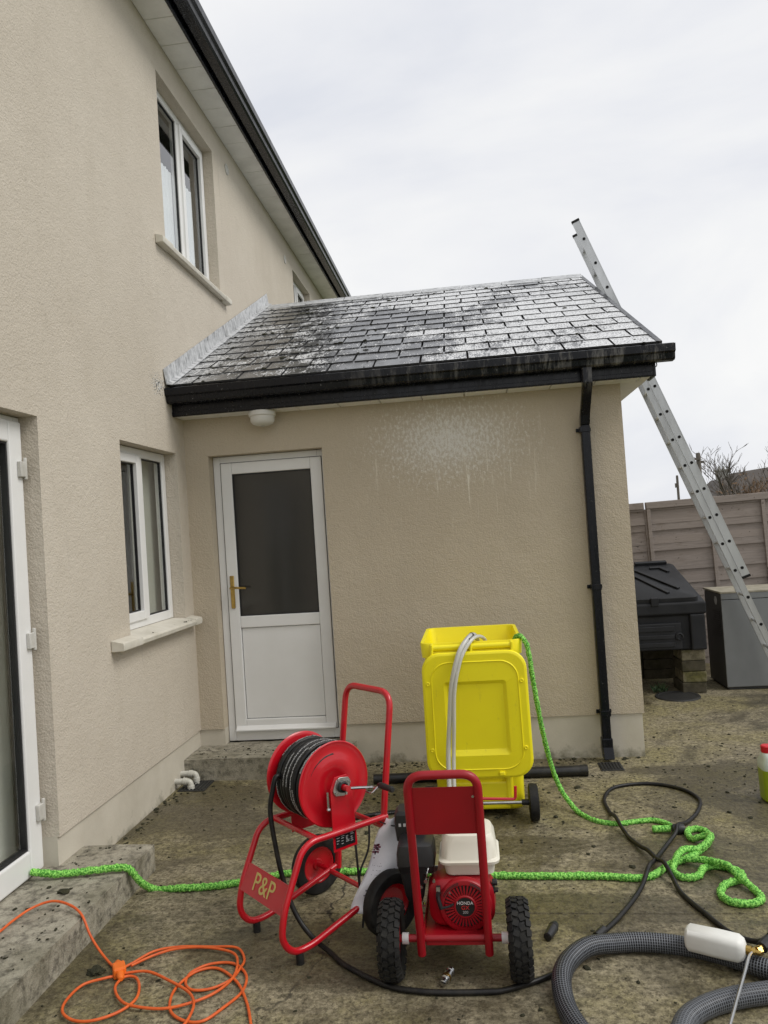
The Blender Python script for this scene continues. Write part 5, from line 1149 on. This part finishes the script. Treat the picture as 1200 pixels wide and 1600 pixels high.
b = MB(); b.box(-4.55, -3.75, 3.0, 3.9, 3.6, 4.95); b.box(-4.65, -3.65, 2.9, 4.0, 4.951, 5.08); ch = b.build('chimney', 'far_wall', rf, sm=0)
for x_ in (-4.35, -4.0): MB().lathe([(0, .11), (.28, .09)], 'z', (x_, 3.45, 5.081), 10).build('chimney_pot', 'far_wall', rf)
b = MB(); b.box(3, 4.2, -.04, -.002, 1, 2.1); b.build('window', 'glass_dim', fh, sm=0)
# bare trees and brown bushes
def bare_tree(name, label, x, y, h, seed, spread=.55, leaves=0, n0=5):
    R = random.Random(seed); t = thing(name, label, 'tree', (x, y, -.035), 0, 'bare trees beyond the fence'); tr = MB(); cr = MB()
    def grow(p, d, L, r, lev):
        segs = 3; q = p; path = [p]
        for k in range(segs):
            d = (d+Vector((R.uniform(-1, 1), R.uniform(-1, 1), R.uniform(-.3, .6)))*.22).normalized(); q = q+d*L/segs; path.append(q)
        (tr if lev < 2 else cr).tube(path, r, n=5 if lev < 2 else 3, smooth=False, fn=lambda L_, t_, i, k: r*(1-.45*i/segs), cap=False)
        if lev >= 5: 
            return
        for c in range(R.choice((2, 3, 3)) if lev else n0):
            a = path[R.randint(1, segs)]; nd = (d+Vector((R.uniform(-1, 1), R.uniform(-1, 1), R.uniform(-.1, .7)))*spread*(1.1 if lev else 1)).normalized(); grow(a, nd, L*R.uniform(.55, .82), max(r*.55, .016), lev+1)
    grow(Vector((0, 0, 0)), Vector((0, 0, 1)), h*.36, h*.018, 0)
    for k in range(leaves):
        p = Vector((R.gauss(0, h*.36), R.gauss(0, h*.3), h*(.35+abs(R.gauss(0, .2))))); s_ = R.uniform(.04, .10); a = Vector((R.uniform(-1, 1), R.uniform(-1, 1), R.uniform(-1, 1))).normalized(); b_ = a.orthogonal()
        cr.add([p-a*s_, p+b_*s_*.6, p+a*s_, p-b_*s_*.6], [(0, 1, 2, 3)])
    tr.build('trunk', 'bark', t, sm=0); cr.build('crown', 'twig_leaf' if leaves else 'bark', t, sm=0)
bare_tree('bare_tree', 'bare twiggy tree left of the far chimney', 21.6, 50, 8.2, 3, .8)
bare_tree('bare_tree', 'small bare tree rising just right of the ladder', 18.9, 47, 6.6, 5, .8)
bare_tree('bare_tree', 'bare tree reaching above the ridge of the far roof', 24.9, 52, 9.0, 8, .7)
for i, (x_, y_, h_, lab) in enumerate(((17.6, 38, 3.3, 'brown bush low over the fence beside the ladder'), (18.9, 39, 3.9, 'brown bush in front of the far roof hip'), (20.0, 37.5, 4.6, 'tall brown bush in front of the far chimney'), (21.6, 38, 5.0, 'brown leafed bush at the right picture edge over the fence'))):
    bare_tree('bush', lab, x_, y_, h_, 30+i, .95, 700, 7)
